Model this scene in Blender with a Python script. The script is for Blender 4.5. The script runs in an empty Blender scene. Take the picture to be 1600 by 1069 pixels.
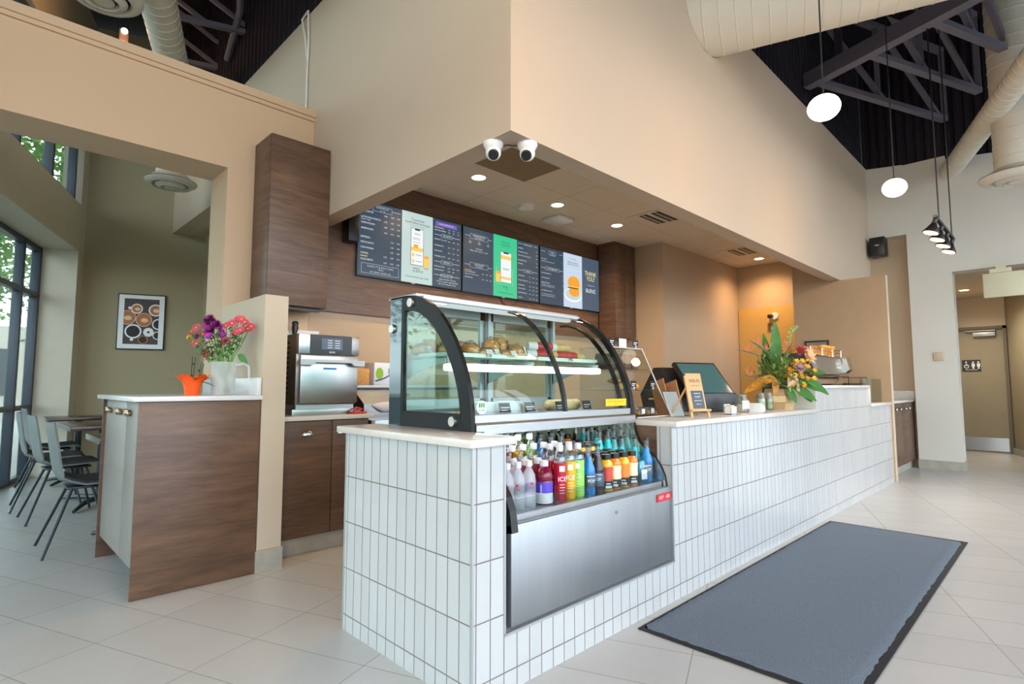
import bpy, bmesh, math, random
from mathutils import Vector, Matrix
random.seed(7)
PI = math.pi
sc = bpy.context.scene
C = sc.collection
# ---------------------------------------------------------------- camera
cam_d = bpy.data.cameras.new('camera'); cam = bpy.data.objects.new('camera', cam_d); C.objects.link(cam)
cam_d.sensor_width = 36.0; cam_d.lens = 862.0 / 1600 * 36; cam_d.clip_start = 0.05; cam_d.clip_end = 200
HD = math.radians(45.34); PT = math.atan(68.5 / 862)
cam.location = (0, 0, 1.12)
_f = Vector((math.cos(HD) * math.cos(PT), math.sin(HD) * math.cos(PT), math.sin(PT)))
cam.rotation_euler = _f.to_track_quat('-Z', 'Y').to_euler()
sc.camera = cam
# ---------------------------------------------------------------- world, exposure
w = bpy.data.worlds.new('sky'); sc.world = w; w.use_nodes = True
_nt = w.node_tree; _bg = _nt.nodes['Background']
_tc = _nt.nodes.new('ShaderNodeTexCoord'); _sx = _nt.nodes.new('ShaderNodeSeparateXYZ'); _cr = _nt.nodes.new('ShaderNodeValToRGB')
_nt.links.new(_tc.outputs['Generated'], _sx.inputs[0]); _nt.links.new(_sx.outputs['Z'], _cr.inputs[0]); _nt.links.new(_cr.outputs[0], _bg.inputs[0])
_cr.color_ramp.elements[0].color = (0.42, 0.46, 0.50, 1); _cr.color_ramp.elements[0].position = 0.0
_cr.color_ramp.elements[1].color = (0.72, 0.84, 1.0, 1); _cr.color_ramp.elements[1].position = 0.5
_e = _cr.color_ramp.elements.new(0.03); _e.color = (0.86, 0.93, 1.0, 1)
_bg.inputs[1].default_value = 7.0
vs = sc.view_settings
vs.view_transform = 'Standard'; vs.look = 'None'; vs.gamma = 1.0; vs.use_curve_mapping = False
vs.exposure = 0.1
try:
    sc.cycles.max_bounces = 10; sc.cycles.transparent_max_bounces = 24; sc.cycles.diffuse_bounces = 5; sc.cycles.glossy_bounces = 4; sc.cycles.transmission_bounces = 6
    sc.cycles.sample_clamp_indirect = 6.0; sc.cycles.caustics_reflective = False; sc.cycles.caustics_refractive = False
except Exception: pass
# ---------------------------------------------------------------- colour and material helpers
def lin(c):
    if isinstance(c, str):
        c = [int(c[i:i + 2], 16) / 255 for i in (0, 2, 4)]
    return tuple((x / 12.92 if x <= 0.04045 else ((x + 0.055) / 1.055) ** 2.4) for x in c[:3]) + (1,)
MATS = {}
def setin(b, n, v):
    if n in b.inputs: b.inputs[n].default_value = v
def pm(name, col, rough=0.5, metal=0.0, trans=0.0, emis=None, es=1.0, var=0.0, vscale=8.0, bump=0.0, bscale=60.0, coat=0.0, stretch=None, spec=None, alpha=None, ior=None):
    if name in MATS: return MATS[name]
    m = bpy.data.materials.new(name); m.use_nodes = True; nt = m.node_tree; b = nt.nodes['Principled BSDF']
    c = lin(col); setin(b, 'Base Color', c); setin(b, 'Roughness', rough); setin(b, 'Metallic', metal)
    setin(b, 'Transmission Weight', trans); setin(b, 'Coat Weight', coat)
    if ior: setin(b, 'IOR', ior)
    if spec is not None: setin(b, 'Specular IOR Level', spec)
    if alpha is not None: setin(b, 'Alpha', alpha)
    if emis: setin(b, 'Emission Color', lin(emis)); setin(b, 'Emission Strength', es)
    g = nt.nodes.new('ShaderNodeNewGeometry')
    mp = nt.nodes.new('ShaderNodeMapping'); nt.links.new(g.outputs['Position'], mp.inputs[0])
    if stretch: mp.inputs['Scale'].default_value = stretch
    n = nt.nodes.new('ShaderNodeTexNoise'); n.inputs['Scale'].default_value = vscale; n.inputs['Detail'].default_value = 4
    nt.links.new(mp.outputs[0], n.inputs['Vector'])
    v = var if var else 0.03
    mr = nt.nodes.new('ShaderNodeMapRange'); mr.inputs[1].default_value = 0.25; mr.inputs[2].default_value = 0.75
    mr.inputs[3].default_value = 1 - v; mr.inputs[4].default_value = 1 + v
    nt.links.new(n.outputs[0], mr.inputs[0])
    hs = nt.nodes.new('ShaderNodeHueSaturation'); hs.inputs['Color'].default_value = c
    nt.links.new(mr.outputs[0], hs.inputs['Value']); nt.links.new(hs.outputs[0], b.inputs['Base Color'])
    if bump:
        n2 = nt.nodes.new('ShaderNodeTexNoise'); n2.inputs['Scale'].default_value = bscale; n2.inputs['Detail'].default_value = 3
        nt.links.new(mp.outputs[0], n2.inputs['Vector'])
        bp = nt.nodes.new('ShaderNodeBump'); bp.inputs['Strength'].default_value = bump; bp.inputs['Distance'].default_value = 0.01
        nt.links.new(n2.outputs[0], bp.inputs['Height']); nt.links.new(bp.outputs[0], b.inputs['Normal'])
    MATS[name] = m; return m
def math_node(nt, op, a, b=None):
    n = nt.nodes.new('ShaderNodeMath'); n.operation = op
    for i, v in enumerate((a, b)):
        if v is None: continue
        if isinstance(v, (int, float)): n.inputs[i].default_value = v
        else: nt.links.new(v, n.inputs[i])
    return n.outputs[0]
def tile_mat(name, ux, uo, up, vx, vo, vp, grout, col, gcol, var=0.05, rough=0.3, rvar=0.0, stain=0.0, wav=0.0, gdepth=0.3, offset_rows=False, gv=None):
    """rectangular tiles: u = dot(pos, ux) + uo with period up, v likewise; grout = joint width in m."""
    m = bpy.data.materials.new(name); m.use_nodes = True; nt = m.node_tree; b = nt.nodes['Principled BSDF']
    g = nt.nodes.new('ShaderNodeNewGeometry')
    def coord(vec, off, per):
        d = nt.nodes.new('ShaderNodeVectorMath'); d.operation = 'DOT_PRODUCT'; d.inputs[1].default_value = vec
        nt.links.new(g.outputs['Position'], d.inputs[0])
        return math_node(nt, 'DIVIDE', math_node(nt, 'ADD', d.outputs['Value'], -off), per)
    u = coord(ux, uo, up); v = coord(vx, vo, vp)
    if offset_rows:
        u = math_node(nt, 'ADD', u, math_node(nt, 'MULTIPLY', math_node(nt, 'FLOOR', v), 0.5))
    def edge(a, per, gw):
        f = math_node(nt, 'FRACT', a); f = math_node(nt, 'MINIMUM', f, math_node(nt, 'SUBTRACT', 1.0, f))
        f = math_node(nt, 'MULTIPLY', f, per)
        mr = nt.nodes.new('ShaderNodeMapRange'); mr.inputs[1].default_value = gw * 0.5; mr.inputs[2].default_value = gw * 0.5 + 0.0015
        nt.links.new(f, mr.inputs[0]); return mr.outputs[0]
    mask = math_node(nt, 'MULTIPLY', edge(u, up, grout), edge(v, vp, gv or grout))
    cx = nt.nodes.new('ShaderNodeCombineXYZ'); nt.links.new(math_node(nt, 'FLOOR', u), cx.inputs[0]); nt.links.new(math_node(nt, 'FLOOR', v), cx.inputs[1])
    wn = nt.nodes.new('ShaderNodeTexWhiteNoise'); nt.links.new(cx.outputs[0], wn.inputs['Vector'])
    val = math_node(nt, 'ADD', math_node(nt, 'MULTIPLY', wn.outputs['Value'], 2 * var), 1 - var)
    if stain:
        for sc_, k in ((3.0, 1.0), (22.0, 0.5)):
            n = nt.nodes.new('ShaderNodeTexNoise'); n.inputs['Scale'].default_value = sc_; n.inputs['Detail'].default_value = 6
            va = nt.nodes.new('ShaderNodeVectorMath'); va.operation = 'MULTIPLY_ADD'; va.inputs[1].default_value = (7, 7, 7)
            nt.links.new(cx.outputs[0], va.inputs[0]); nt.links.new(g.outputs['Position'], va.inputs[2]); nt.links.new(va.outputs[0], n.inputs['Vector'])
            val = math_node(nt, 'ADD', val, math_node(nt, 'MULTIPLY', math_node(nt, 'SUBTRACT', n.outputs[0], 0.5), stain * k))
    hs = nt.nodes.new('ShaderNodeHueSaturation'); hs.inputs['Color'].default_value = lin(col); nt.links.new(val, hs.inputs['Value'])
    mx = nt.nodes.new('ShaderNodeMix'); mx.data_type = 'RGBA'
    mx.inputs['A'].default_value = lin(gcol); nt.links.new(hs.outputs[0], mx.inputs['B']); nt.links.new(mask, mx.inputs['Factor'])
    nt.links.new(mx.outputs['Result'], b.inputs['Base Color'])
    r = math_node(nt, 'SUBTRACT', 0.8, math_node(nt, 'MULTIPLY', mask, 0.8 - rough)); nt.links.new(r, b.inputs['Roughness'])
    h = math_node(nt, 'MULTIPLY', mask, gdepth)
    if wav:
        n = nt.nodes.new('ShaderNodeTexNoise'); n.inputs['Scale'].default_value = 14; nt.links.new(g.outputs['Position'], n.inputs['Vector'])
        h = math_node(nt, 'ADD', h, math_node(nt, 'MULTIPLY', n.outputs[0], wav))
    bp = nt.nodes.new('ShaderNodeBump'); bp.inputs['Distance'].default_value = 0.004; bp.inputs['Strength'].default_value = 0.8
    nt.links.new(h, bp.inputs['Height']); nt.links.new(bp.outputs[0], b.inputs['Normal'])
    MATS[name] = m; return m
def wood_mat(name, c1, c2, stretch=(0.9, 0.9, 7), rough=0.42):
    m = bpy.data.materials.new(name); m.use_nodes = True; nt = m.node_tree; b = nt.nodes['Principled BSDF']
    g = nt.nodes.new('ShaderNodeNewGeometry'); mp = nt.nodes.new('ShaderNodeMapping'); mp.inputs['Scale'].default_value = stretch
    nt.links.new(g.outputs['Position'], mp.inputs[0])
    n = nt.nodes.new('ShaderNodeTexNoise'); n.inputs['Scale'].default_value = 1.6; n.inputs['Detail'].default_value = 9; n.inputs['Roughness'].default_value = 0.65; n.inputs['Distortion'].default_value = 0.9
    nt.links.new(mp.outputs[0], n.inputs['Vector'])
    n2 = nt.nodes.new('ShaderNodeTexNoise'); n2.inputs['Scale'].default_value = 9; n2.inputs['Detail'].default_value = 6; nt.links.new(mp.outputs[0], n2.inputs['Vector'])
    cr = nt.nodes.new('ShaderNodeValToRGB'); cr.color_ramp.elements[0].position = 0.3; cr.color_ramp.elements[1].position = 0.72
    cr.color_ramp.elements[0].color = lin(c1); cr.color_ramp.elements[1].color = lin(c2)
    s = math_node(nt, 'ADD', math_node(nt, 'MULTIPLY', n.outputs[0], 0.75), math_node(nt, 'MULTIPLY', n2.outputs[0], 0.25))
    nt.links.new(s, cr.inputs[0]); nt.links.new(cr.outputs[0], b.inputs['Base Color']); b.inputs['Roughness'].default_value = rough
    bp = nt.nodes.new('ShaderNodeBump'); bp.inputs['Distance'].default_value = 0.002; bp.inputs['Strength'].default_value = 0.25
    nt.links.new(n2.outputs[0], bp.inputs['Height']); nt.links.new(bp.outputs[0], b.inputs['Normal'])
    MATS[name] = m; return m
def brushed(name, col='b9bcbf', rough=0.3, stretch=(2, 2, 60)):
    m = pm(name, col, rough, 1.0, var=0.06, vscale=3, bump=0.05, bscale=6, stretch=stretch); return m
def glass_mat(name, col='eef6f4', refl=0.02, rough=0.0, tint=0.97, ior=1.5):
    """thin pane: passes light straight through, reflects by Fresnel."""
    m = bpy.data.materials.new(name); m.use_nodes = True; nt = m.node_tree
    for n in list(nt.nodes): nt.nodes.remove(n)
    o = nt.nodes.new('ShaderNodeOutputMaterial'); mx = nt.nodes.new('ShaderNodeMixShader'); t = nt.nodes.new('ShaderNodeBsdfTransparent'); gl = nt.nodes.new('ShaderNodeBsdfGlossy')
    lw = nt.nodes.new('ShaderNodeFresnel'); lw.inputs[0].default_value = 1.5
    c = lin(col); t.inputs[0].default_value = tuple(x * tint for x in c[:3]) + (1,); gl.inputs['Roughness'].default_value = rough
    gg = nt.nodes.new('ShaderNodeNewGeometry')
    nt.links.new(math_node(nt, 'ADD', math_node(nt, 'MULTIPLY', gg.outputs['Backfacing'], 1 / ior - ior), ior), lw.inputs[0])
    f = math_node(nt, 'ADD', math_node(nt, 'MULTIPLY', lw.outputs[0], 1.0), refl)
    nt.links.new(f, mx.inputs[0]); nt.links.new(t.outputs[0], mx.inputs[1]); nt.links.new(gl.outputs[0], mx.inputs[2]); nt.links.new(mx.outputs[0], o.inputs[0])
    MATS[name] = m; return m
def emit(name, col, s):
    m = bpy.data.materials.new(name); m.use_nodes = True; nt = m.node_tree; b = nt.nodes['Principled BSDF']
    setin(b, 'Base Color', (0.02, 0.02, 0.02, 1)); setin(b, 'Emission Color', lin(col)); setin(b, 'Emission Strength', s); setin(b, 'Roughness', 0.3)
    MATS[name] = m; return m
# ---------------------------------------------------------------- mesh builder
_textcache = {}
def text_mesh(s, size, extr=0.0, align='CENTER'):
    k = (s, size, extr, align)
    if k not in _textcache:
        cu = bpy.data.curves.new('txt', 'FONT'); cu.body = s; cu.size = size; cu.extrude = extr; cu.align_x = align; cu.align_y = 'CENTER'; cu.resolution_u = 2
        ob = bpy.data.objects.new('txt', cu); me = bpy.data.meshes.new_from_object(ob)
        _textcache[k] = ([v.co.copy() for v in me.vertices], [tuple(p.vertices) for p in me.polygons])
        bpy.data.objects.remove(ob); bpy.data.curves.remove(cu); bpy.data.meshes.remove(me)
    return _textcache[k]
class B:
    def __init__(s): s.v = []; s.f = []; s.m = []; s.sm = []
    def add(s, vs_, fs, mat=0, smooth=False, M=None):
        o = len(s.v)
        s.v += [tuple(M @ Vector(p)) if M is not None else tuple(p) for p in vs_]
        for f in fs: s.f.append(tuple(i + o for i in f)); s.m.append(mat); s.sm.append(smooth)
        return s
    def box(s, x0, x1, y0, y1, z0, z1, mat=0, bev=0.0, seg=2, M=None):
        if x1 < x0: x0, x1 = x1, x0
        if y1 < y0: y0, y1 = y1, y0
        if z1 < z0: z0, z1 = z1, z0
        if not bev:
            vs_ = [(x, y, z) for z in (z0, z1) for y in (y0, y1) for x in (x0, x1)]
            return s.add(vs_, [(0, 2, 3, 1), (4, 5, 7, 6), (0, 1, 5, 4), (2, 6, 7, 3), (0, 4, 6, 2), (1, 3, 7, 5)], mat, False, M)
        bm = bmesh.new(); bmesh.ops.create_cube(bm, size=1)
        for v in bm.verts: v.co = Vector(((x0 + x1) / 2 + v.co.x * (x1 - x0), (y0 + y1) / 2 + v.co.y * (y1 - y0), (z0 + z1) / 2 + v.co.z * (z1 - z0)))
        bmesh.ops.bevel(bm, geom=bm.edges[:], offset=min(bev, 0.49 * min(x1 - x0, y1 - y0, z1 - z0)), segments=seg, affect='EDGES', profile=0.5)
        return s.frombm(bm, mat, True, M)
    def frombm(s, bm, mat=0, smooth=True, M=None):
        bm.verts.index_update()
        s.add([v.co.copy() for v in bm.verts], [tuple(v.index for v in f.verts) for f in bm.faces], mat, smooth, M); bm.free(); return s
    def lathe(s, prof, cx=0, cy=0, cz=0, seg=20, mat=0, smooth=True, M=None, cap=True):
        vs_ = []; fs = []
        for r, z in prof:
            for k in range(seg):
                a = 2 * PI * k / seg; vs_.append((cx + r * math.cos(a), cy + r * math.sin(a), cz + z))
        for i in range(len(prof) - 1):
            for k in range(seg):
                k2 = (k + 1) % seg; fs.append((i * seg + k, i * seg + k2, (i + 1) * seg + k2, (i + 1) * seg + k))
        if cap:
            fs.append(tuple(reversed(range(seg)))); fs.append(tuple((len(prof) - 1) * seg + k for k in range(seg)))
        return s.add(vs_, fs, mat, smooth, M)
    def cyl(s, p0, p1, r0, r1=None, seg=12, mat=0, smooth=True, cap=True):
        return s.tube([p0, p1], [r0, r0 if r1 is None else r1], seg, mat, smooth, cap)
    def tube(s, pts, r, seg=8, mat=0, smooth=True, cap=True):
        pts = [Vector(p) for p in pts]; n = len(pts); rs = r if isinstance(r, (list, tuple)) else [r] * n
        vs_ = []; fs = []; up = None
        for i, p in enumerate(pts):
            t = ((pts[min(i + 1, n - 1)] - pts[max(i - 1, 0)])).normalized()
            if up is None:
                up = Vector((0, 0, 1)) if abs(t.z) < 0.9 else Vector((1, 0, 0))
            a = t.cross(up).normalized(); b = a.cross(t).normalized(); up = b
            for k in range(seg):
                an = 2 * PI * k / seg; vs_.append(tuple(p + (a * math.cos(an) + b * math.sin(an)) * rs[i]))
        for i in range(n - 1):
            for k in range(seg):
                k2 = (k + 1) % seg; fs.append((i * seg + k, i * seg + k2, (i + 1) * seg + k2, (i + 1) * seg + k))
        if cap: fs.append(tuple(reversed(range(seg)))); fs.append(tuple((n - 1) * seg + k for k in range(seg)))
        return s.add(vs_, fs, mat, smooth)
    def prism(s, pts, ax, a, b, mat=0, smooth=False, M=None):
        """polygon pts in the plane normal to ax ('x': (y,z), 'y': (x,z), 'z': (x,y)) extruded a..b"""
        def P(p, t): return (t, p[0], p[1]) if ax == 'x' else ((p[0], t, p[1]) if ax == 'y' else (p[0], p[1], t))
        n = len(pts); vs_ = [P(p, a) for p in pts] + [P(p, b) for p in pts]
        fs = [tuple(reversed(range(n))), tuple(range(n, 2 * n))] + [(i, (i + 1) % n, n + (i + 1) % n, n + i) for i in range(n)]
        return s.add(vs_, fs, mat, smooth, M)
    def ball(s, c, rx, ry=None, rz=None, seg=14, ring=9, mat=0, M=None):
        ry = rx if ry is None else ry; rz = rx if rz is None else rz
        prof = [(math.sin(PI * i / ring), -math.cos(PI * i / ring)) for i in range(ring + 1)]
        vs_ = []; fs = []
        for r, z in prof:
            for k in range(seg): a = 2 * PI * k / seg; vs_.append((c[0] + rx * r * math.cos(a), c[1] + ry * r * math.sin(a), c[2] + rz * z))
        for i in range(ring):
            for k in range(seg): k2 = (k + 1) % seg; fs.append((i * seg + k, i * seg + k2, (i + 1) * seg + k2, (i + 1) * seg + k))
        return s.add(vs_, fs, mat, True, M)
    def quad(s, a, b, c, d, mat=0): return s.add([a, b, c, d], [(0, 1, 2, 3)], mat)
    def text(s, t, o, u, v, size, mat=0, align='CENTER', sx=1.0):
        """flat lettering at o, u right, v up"""
        o = Vector(o); u = Vector(u).normalized() * sx; v = Vector(v).normalized()
        vs_, fs = text_mesh(t, size, 0.0, align)
        return s.add([tuple(o + u * p.x + v * p.y) for p in vs_], fs, mat)
def link(name, b, mats, parent=None, shift=(0, 0, 0), smooth=None):
    me = bpy.data.meshes.new(name)
    me.from_pydata([(p[0] - shift[0], p[1] - shift[1], p[2] - shift[2]) for p in b.v], [], b.f)
    if not isinstance(mats, (list, tuple)): mats = [mats]
    for m in mats: me.materials.append(m)
    me.polygons.foreach_set('material_index', b.m); me.polygons.foreach_set('use_smooth', b.sm if smooth is None else [smooth] * len(b.f))
    me.validate(); me.update()
    if any(b.sm):
        try: me.set_sharp_from_angle(angle=math.radians(40))
        except Exception: pass
    o = bpy.data.objects.new(name, me); C.objects.link(o)
    if parent is not None: o.parent = parent
    return o
def tag(o, label=None, cat=None, group=None, kind=None):
    if label: o['label'] = label
    if cat: o['category'] = cat
    if group: o['group'] = group
    if kind: o['kind'] = kind
    return o
def thing(name, label, cat, loc=(0, 0, 0), rz=0.0, group=None):
    o = bpy.data.objects.new(name, None); o.empty_display_size = 0.1; C.objects.link(o); o.location = loc; o.rotation_euler = (0, 0, rz)
    return tag(o, label, cat, group)
def part(name, b, mats, parent, local=False, label=None):
    """mesh under its thing; coordinates are world unless local"""
    sh = (0, 0, 0)
    if not local:
        q = parent; sh = Vector((0, 0, 0))
        while q is not None: sh = sh + q.location; q = q.parent
    o = link(name, b, mats, parent, sh)
    if label: o['label'] = label
    return o
def solo(name, b, mats, label, cat, group=None, kind=None):
    xs = [p[0] for p in b.v]; ys = [p[1] for p in b.v]; zs = [p[2] for p in b.v]
    L = ((min(xs) + max(xs)) / 2, (min(ys) + max(ys)) / 2, min(zs))
    o = link(name, b, mats, None, L); o.location = L
    return tag(o, label, cat, group, kind)
def struct(name, b, mats, parent=None):
    o = link(name, b, mats, parent)
    o['kind'] = 'structure'; return o
def dup(root, loc=None, rz=None, label=None, group=None):
    def cp(o, par):
        c = o.copy(); C.objects.link(c); c.parent = par
        for ch in o.children: cp(ch, c)
        return c
    r = cp(root, None)
    if loc is not None: r.location = loc
    if rz is not None: r.rotation_euler = (0, 0, rz)
    if label: r['label'] = label
    if group: r['group'] = group
    return r
def rot(origin, deg):
    return Matrix.Translation(Vector((origin[0], origin[1], 0))) @ Matrix.Rotation(math.radians(deg), 4, 'Z')
# ---------------------------------------------------------------- shared materials
paint = pm('wall_paint', 'c8b8a0', 0.75, var=0.015, vscale=2)
olive = pm('olive_paint', 'a3987a', 0.8, var=0.02, vscale=2)
tan_paint = pm('tan_paint', 'b6a086', 0.75, var=0.015, vscale=2)
white_paint = pm('white_paint', 'd8d8cf', 0.6, var=0.01)
duct_white = pm('duct_white', 'cfcabc', 0.5, var=0.02)
dark_steel = pm('dark_steel', '2c2733', 0.5, 0.3, var=0.1)
deck_dark = pm('deck_dark', '1d1822', 0.55, 0.2, var=0.2, vscale=3)
black = pm('black_plastic', '16171a', 0.38, var=0.05)
black_soft = pm('black_matte', '1c1c1e', 0.7, var=0.05)
steel = brushed('brushed_steel')
chrome = pm('chrome', 'd8d8d8', 0.12, 1.0)
alu = pm('aluminium_trim', 'b4b7b8', 0.4, 0.6)
wood = wood_mat('brown_wood', '433026', '7d5f49')
quartz = pm('quartz', 'd6d0c7', 0.18, var=0.04, vscale=30)
stone = pm('stone_base', 'a8a497', 0.6, var=0.12, vscale=12)
window_dark = pm('window_frame', '3d4650', 0.4, 0.3)
glass = glass_mat('pane_glass')
white_plastic = pm('white_plastic', 'e6e6e4', 0.35)
leafm = pm('leaf_green', '3f7a2e', 0.5, var=0.35, vscale=20)
# ================================================================ THE SETTING
c22, s22 = math.cos(math.radians(22)), math.sin(math.radians(22))
floor_m = tile_mat('floor_tile', (c22, s22, 0), 1.27, 0.3083, (-s22, c22, 0), 2.06, 0.6, 0.0028, 'bebdba', '9a968f', var=0.03, rough=0.34, stain=0.13, gdepth=0.1)
wall_tile_y = tile_mat('wall_tile_front', (1, 0, 0), 1.323, 0.0683, (0, 0, 1), 0.0716, 0.2083, 0.0028, 'bfc1c0', '7c7266', var=0.035, rough=0.16, wav=0.8, gdepth=0.6)
wall_tile_x = tile_mat('wall_tile_side', (0, 1, 0), 1.519, 0.0683, (0, 0, 1), 0.0716, 0.2083, 0.0028, 'bfc1c0', '7c7266', var=0.035, rough=0.16, wav=0.8, gdepth=0.6)
ceil_m = tile_mat('ceiling_tile', (1, 0, 0), 2.885, 0.6, (0, 1, 0), 2.77, 0.6, 0.004, 'd3c9b8', 'a29684', var=0.02, rough=0.8, stain=0.08, gdepth=0.2, offset_rows=False)
T20 = math.tan(math.radians(20))
def wx(y): return 0.34 + (y - 8.49) * T20
b = B(); b.add([(wx(-5) - .05, -5, 0), (14, -5, 0), (14, 9.6, 0), (wx(9.6) - .05, 9.6, 0)], [(0, 1, 2, 3)]); struct('floor', b, floor_m)
b = B(); b.add([(-40, -40, -0.06), (50, -40, -0.06), (50, 50, -0.06), (-40, 50, -0.06)], [(0, 1, 2, 3)]); struct('ground', b, pm('pavement', '9a978f', 0.85, var=0.12, vscale=1.5))
# --- counter
CT = 0.905
cw = B()
# (counter is a thing: see below)
# --- kitchen walls
b = B(); b.box(1.95, 6.3, 4.32, 4.5, 0, 3.0); struct('wall_kitchen_back', b, tan_paint)
b = B(); b.box(6.29, 8.75, 3.61, 3.75, 0, 3.0); b.box(6.29, 6.43, 3.75, 4.5, 0, 3.0); struct('wall_kitchen_step', b, tan_paint)
b = B(); b.box(8.552, 8.7, 2.1, 3.61, 0, 3.0); struct('wall_kitchen_end', b, tan_paint)
b = B(); b.box(1.96, 8.552, 2.0, 4.32, 2.97, 3.02); struct('ceiling_kitchen', b, ceil_m)
# --- bulkhead round the kitchen
b = B(); b.box(1.95, 9.37, 1.983, 2.125, 2.45, 4.34); b.box(1.95, 2.10, 2.125, 4.32, 2.45, 4.34); b.box(1.95, 2.10, 4.70, 8.8, 3.25, 4.34); b.box(1.95, 2.10, 4.32, 4.70, 2.9, 4.34)
struct('wall_bulkhead', b, pm('bulkhead_paint', 'c2b09a', .75, var=.015, vscale=2))
# --- header with opening to the dining room, pier and stub wall
b = B(); b.box(-0.75, 1.30, 4.323, 4.70, 2.74, 3.34); b.box(1.30, 1.95, 4.323, 4.70, 0, 3.34); struct('wall_header', b, pm('header_paint', 'c9af90', .75, var=.015, vscale=2))
b = B(); b.box(-0.75, 1.985, 4.29, 4.72, 3.34, 3.40); b.box(-0.75, 1.97, 4.305, 4.71, 3.31, 3.34); struct('trim_header_cap', b, MATS['header_paint'])
b = B(); b.box(1.30, 1.445, 3.50, 4.325, 0, 1.69); struct('wall_stub', b, paint)
b = B(); b.box(1.292, 1.453, 3.49, 3.66, 0, 0.13); struct('baseboard_stub', b, stone)
# --- dining room
J = (0.937, 8.85)
K = (J[0] + 0.25 * math.cos(math.radians(70)), J[1] + 0.25 * math.sin(math.radians(70)))
M70 = rot(J, 70)     # local x along the window wall (away from camera), local y outwards
b = B()
b.box(0, 0.40, 0, 0.47, 0, 3.44, M=M70); b.box(0, 0.40, 0, 0.21, 3.44, 6.0, M=M70)                                   # pier at the far end
b.box(-14, 0, 0, 0.47, 2.84, 3.44, M=M70)                                # spandrel
b.box(-14, 0, 0, 0.21, 4.9, 6.0, M=M70)
for s0 in (-4.9, -9.8): b.box(s0 - 0.5, s0, 0, 0.47, 0, 3.44, M=M70); b.box(s0 - 0.5, s0, 0, 0.21, 3.44, 6.0, M=M70)
struct('wall_window', b, pm('window_wall_paint', 'ccc6b4', .7))
b = B(); b.box(-0.1, 1.9, 0, 0.2, 0, 6.0, M=rot(K, -20)); struct('wall_dining_back', b, olive)
b = B(); b.box(2.33, 2.5, 4.70, 8.75, 0, 3.26); struct('wall_dining_right', b, olive)
b = B(); b.box(2.10, 2.34, 4.70, 8.78, 3.25, 3.30); struct('ceiling_dining_soffit', b, paint)
b = B(); b.box(2.30, 2.335, 7.55, 7.63, 0, 2.3); b.box(2.30, 2.335, 6.75, 7.63, 2.3, 2.38); struct('trim_dining_door', b, pm('trim_cream', 'b5a888', 0.6))
# windows: lower bays and clerestory
def window_run(n, s0, s1, z0, z1, d, mull, trans, fw=0.06):
    root = bpy.data.objects.new('window_%d' % n, None); C.objects.link(root); root['kind'] = 'structure'
    f = B()
    f.box(s0, s1, d, d + 0.09, z0, z0 + fw, M=M70, bev=0.004); f.box(s0, s1, d, d + 0.09, z1 - fw, z1, M=M70, bev=0.004)
    for s in mull + [s0 + fw / 2, s1 - fw / 2]: f.box(s - fw / 2, s + fw / 2, d, d + 0.09, z0, z1, M=M70, bev=0.004)
    for z in trans: f.box(s0, s1, d, d + 0.09, z - fw / 2, z + fw / 2, M=M70, bev=0.004)
    link('window_frame', f, window_dark, root)
    g = B(); g.box(s0 + .01, s1 - .01, d + 0.04, d + 0.046, z0 + .01, z1 - .01, M=M70); link('window_pane', g, glass, root)
k = 1
for a0, a1 in ((-4.9, 0), (-9.8, -5.4), (-14, -10.3)):
    window_run(k, a0, a1, 0.0, 2.84, 0.36, [a1 - 0.55 - 0.9 * i for i in range(5) if a1 - 0.55 - 0.9 * i > a0 + .2], [0.86, 2.24]); k += 1
    window_run(k, a0, a1 - .06, 3.44, 4.9, 0.05, [a1 - 0.92 - 0.95 * i for i in range(5) if a1 - 0.92 - 0.95 * i > a0 + .2], []); k += 1
# --- right-hand end: niche, column, corridor, restroom door
XF = 9.354
b = B(); b.box(9.50, 9.62, 1.40, 2.5, 0, 3.3); struct('wall_niche', b, tan_paint)
b = B()
b.box(XF, XF + .25, 1.05, 1.53, 0, 4.26)
b.add([(XF, 1.53, 3.26), (XF + .25, 1.53, 3.26), (XF + .25, 2.1, 3.26), (XF, 2.1, 3.26), (XF, 1.53, 4.27), (XF + .25, 1.53, 4.27), (XF + .25, 2.1, 4.34), (XF, 2.1, 4.34)], [(3, 2, 1, 0), (4, 5, 6, 7), (0, 1, 5, 4), (1, 2, 6, 5), (2, 3, 7, 6), (3, 0, 4, 7)])
b.add([(XF, -5, 2.65), (XF + .25, -5, 2.65), (XF + .25, 1.05, 2.65), (XF, 1.05, 2.65), (XF, -5, 3.5), (XF + .25, -5, 3.5), (XF + .25, 1.05, 4.21), (XF, 1.05, 4.21)], [(3, 2, 1, 0), (4, 5, 6, 7), (0, 1, 5, 4), (1, 2, 6, 5), (2, 3, 7, 6), (3, 0, 4, 7)])
b.box(XF, XF + .25, -5, -1.2, 0, 2.65)
struct('wall_far', b, pm('far_paint', 'd6d3c8', 0.75, var=0.015, vscale=2))
b = B(); b.box(XF - .012, XF + .26, 1.04, 1.535, 0, 0.12); struct('baseboard_far', b, stone)
b = B(); b.box(12.30, 12.45, 0.72, 2.2, 2.12, 2.8); b.box(12.30, 12.45, 1.62, 2.2, 0, 2.12); struct('wall_corridor_end', b, paint)
b = B(); b.box(XF + .25, 12.30, 1.52, 1.66, 0, 2.7); struct('wall_corridor_left', b, paint)
b = B(); b.box(-3.2, 0, -0.12, 0, 0, 2.7, M=rot((12.32, 0.72), 20)); struct('wall_corridor_right', b, pm('corridor_olive', '958b74', 0.75))
b = B(); b.box(-3.2, 0.0, -0.0, 0.012, 0, 0.11, M=rot((12.30, 0.73), 20)); struct('baseboard_corridor', b, stone)
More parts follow.
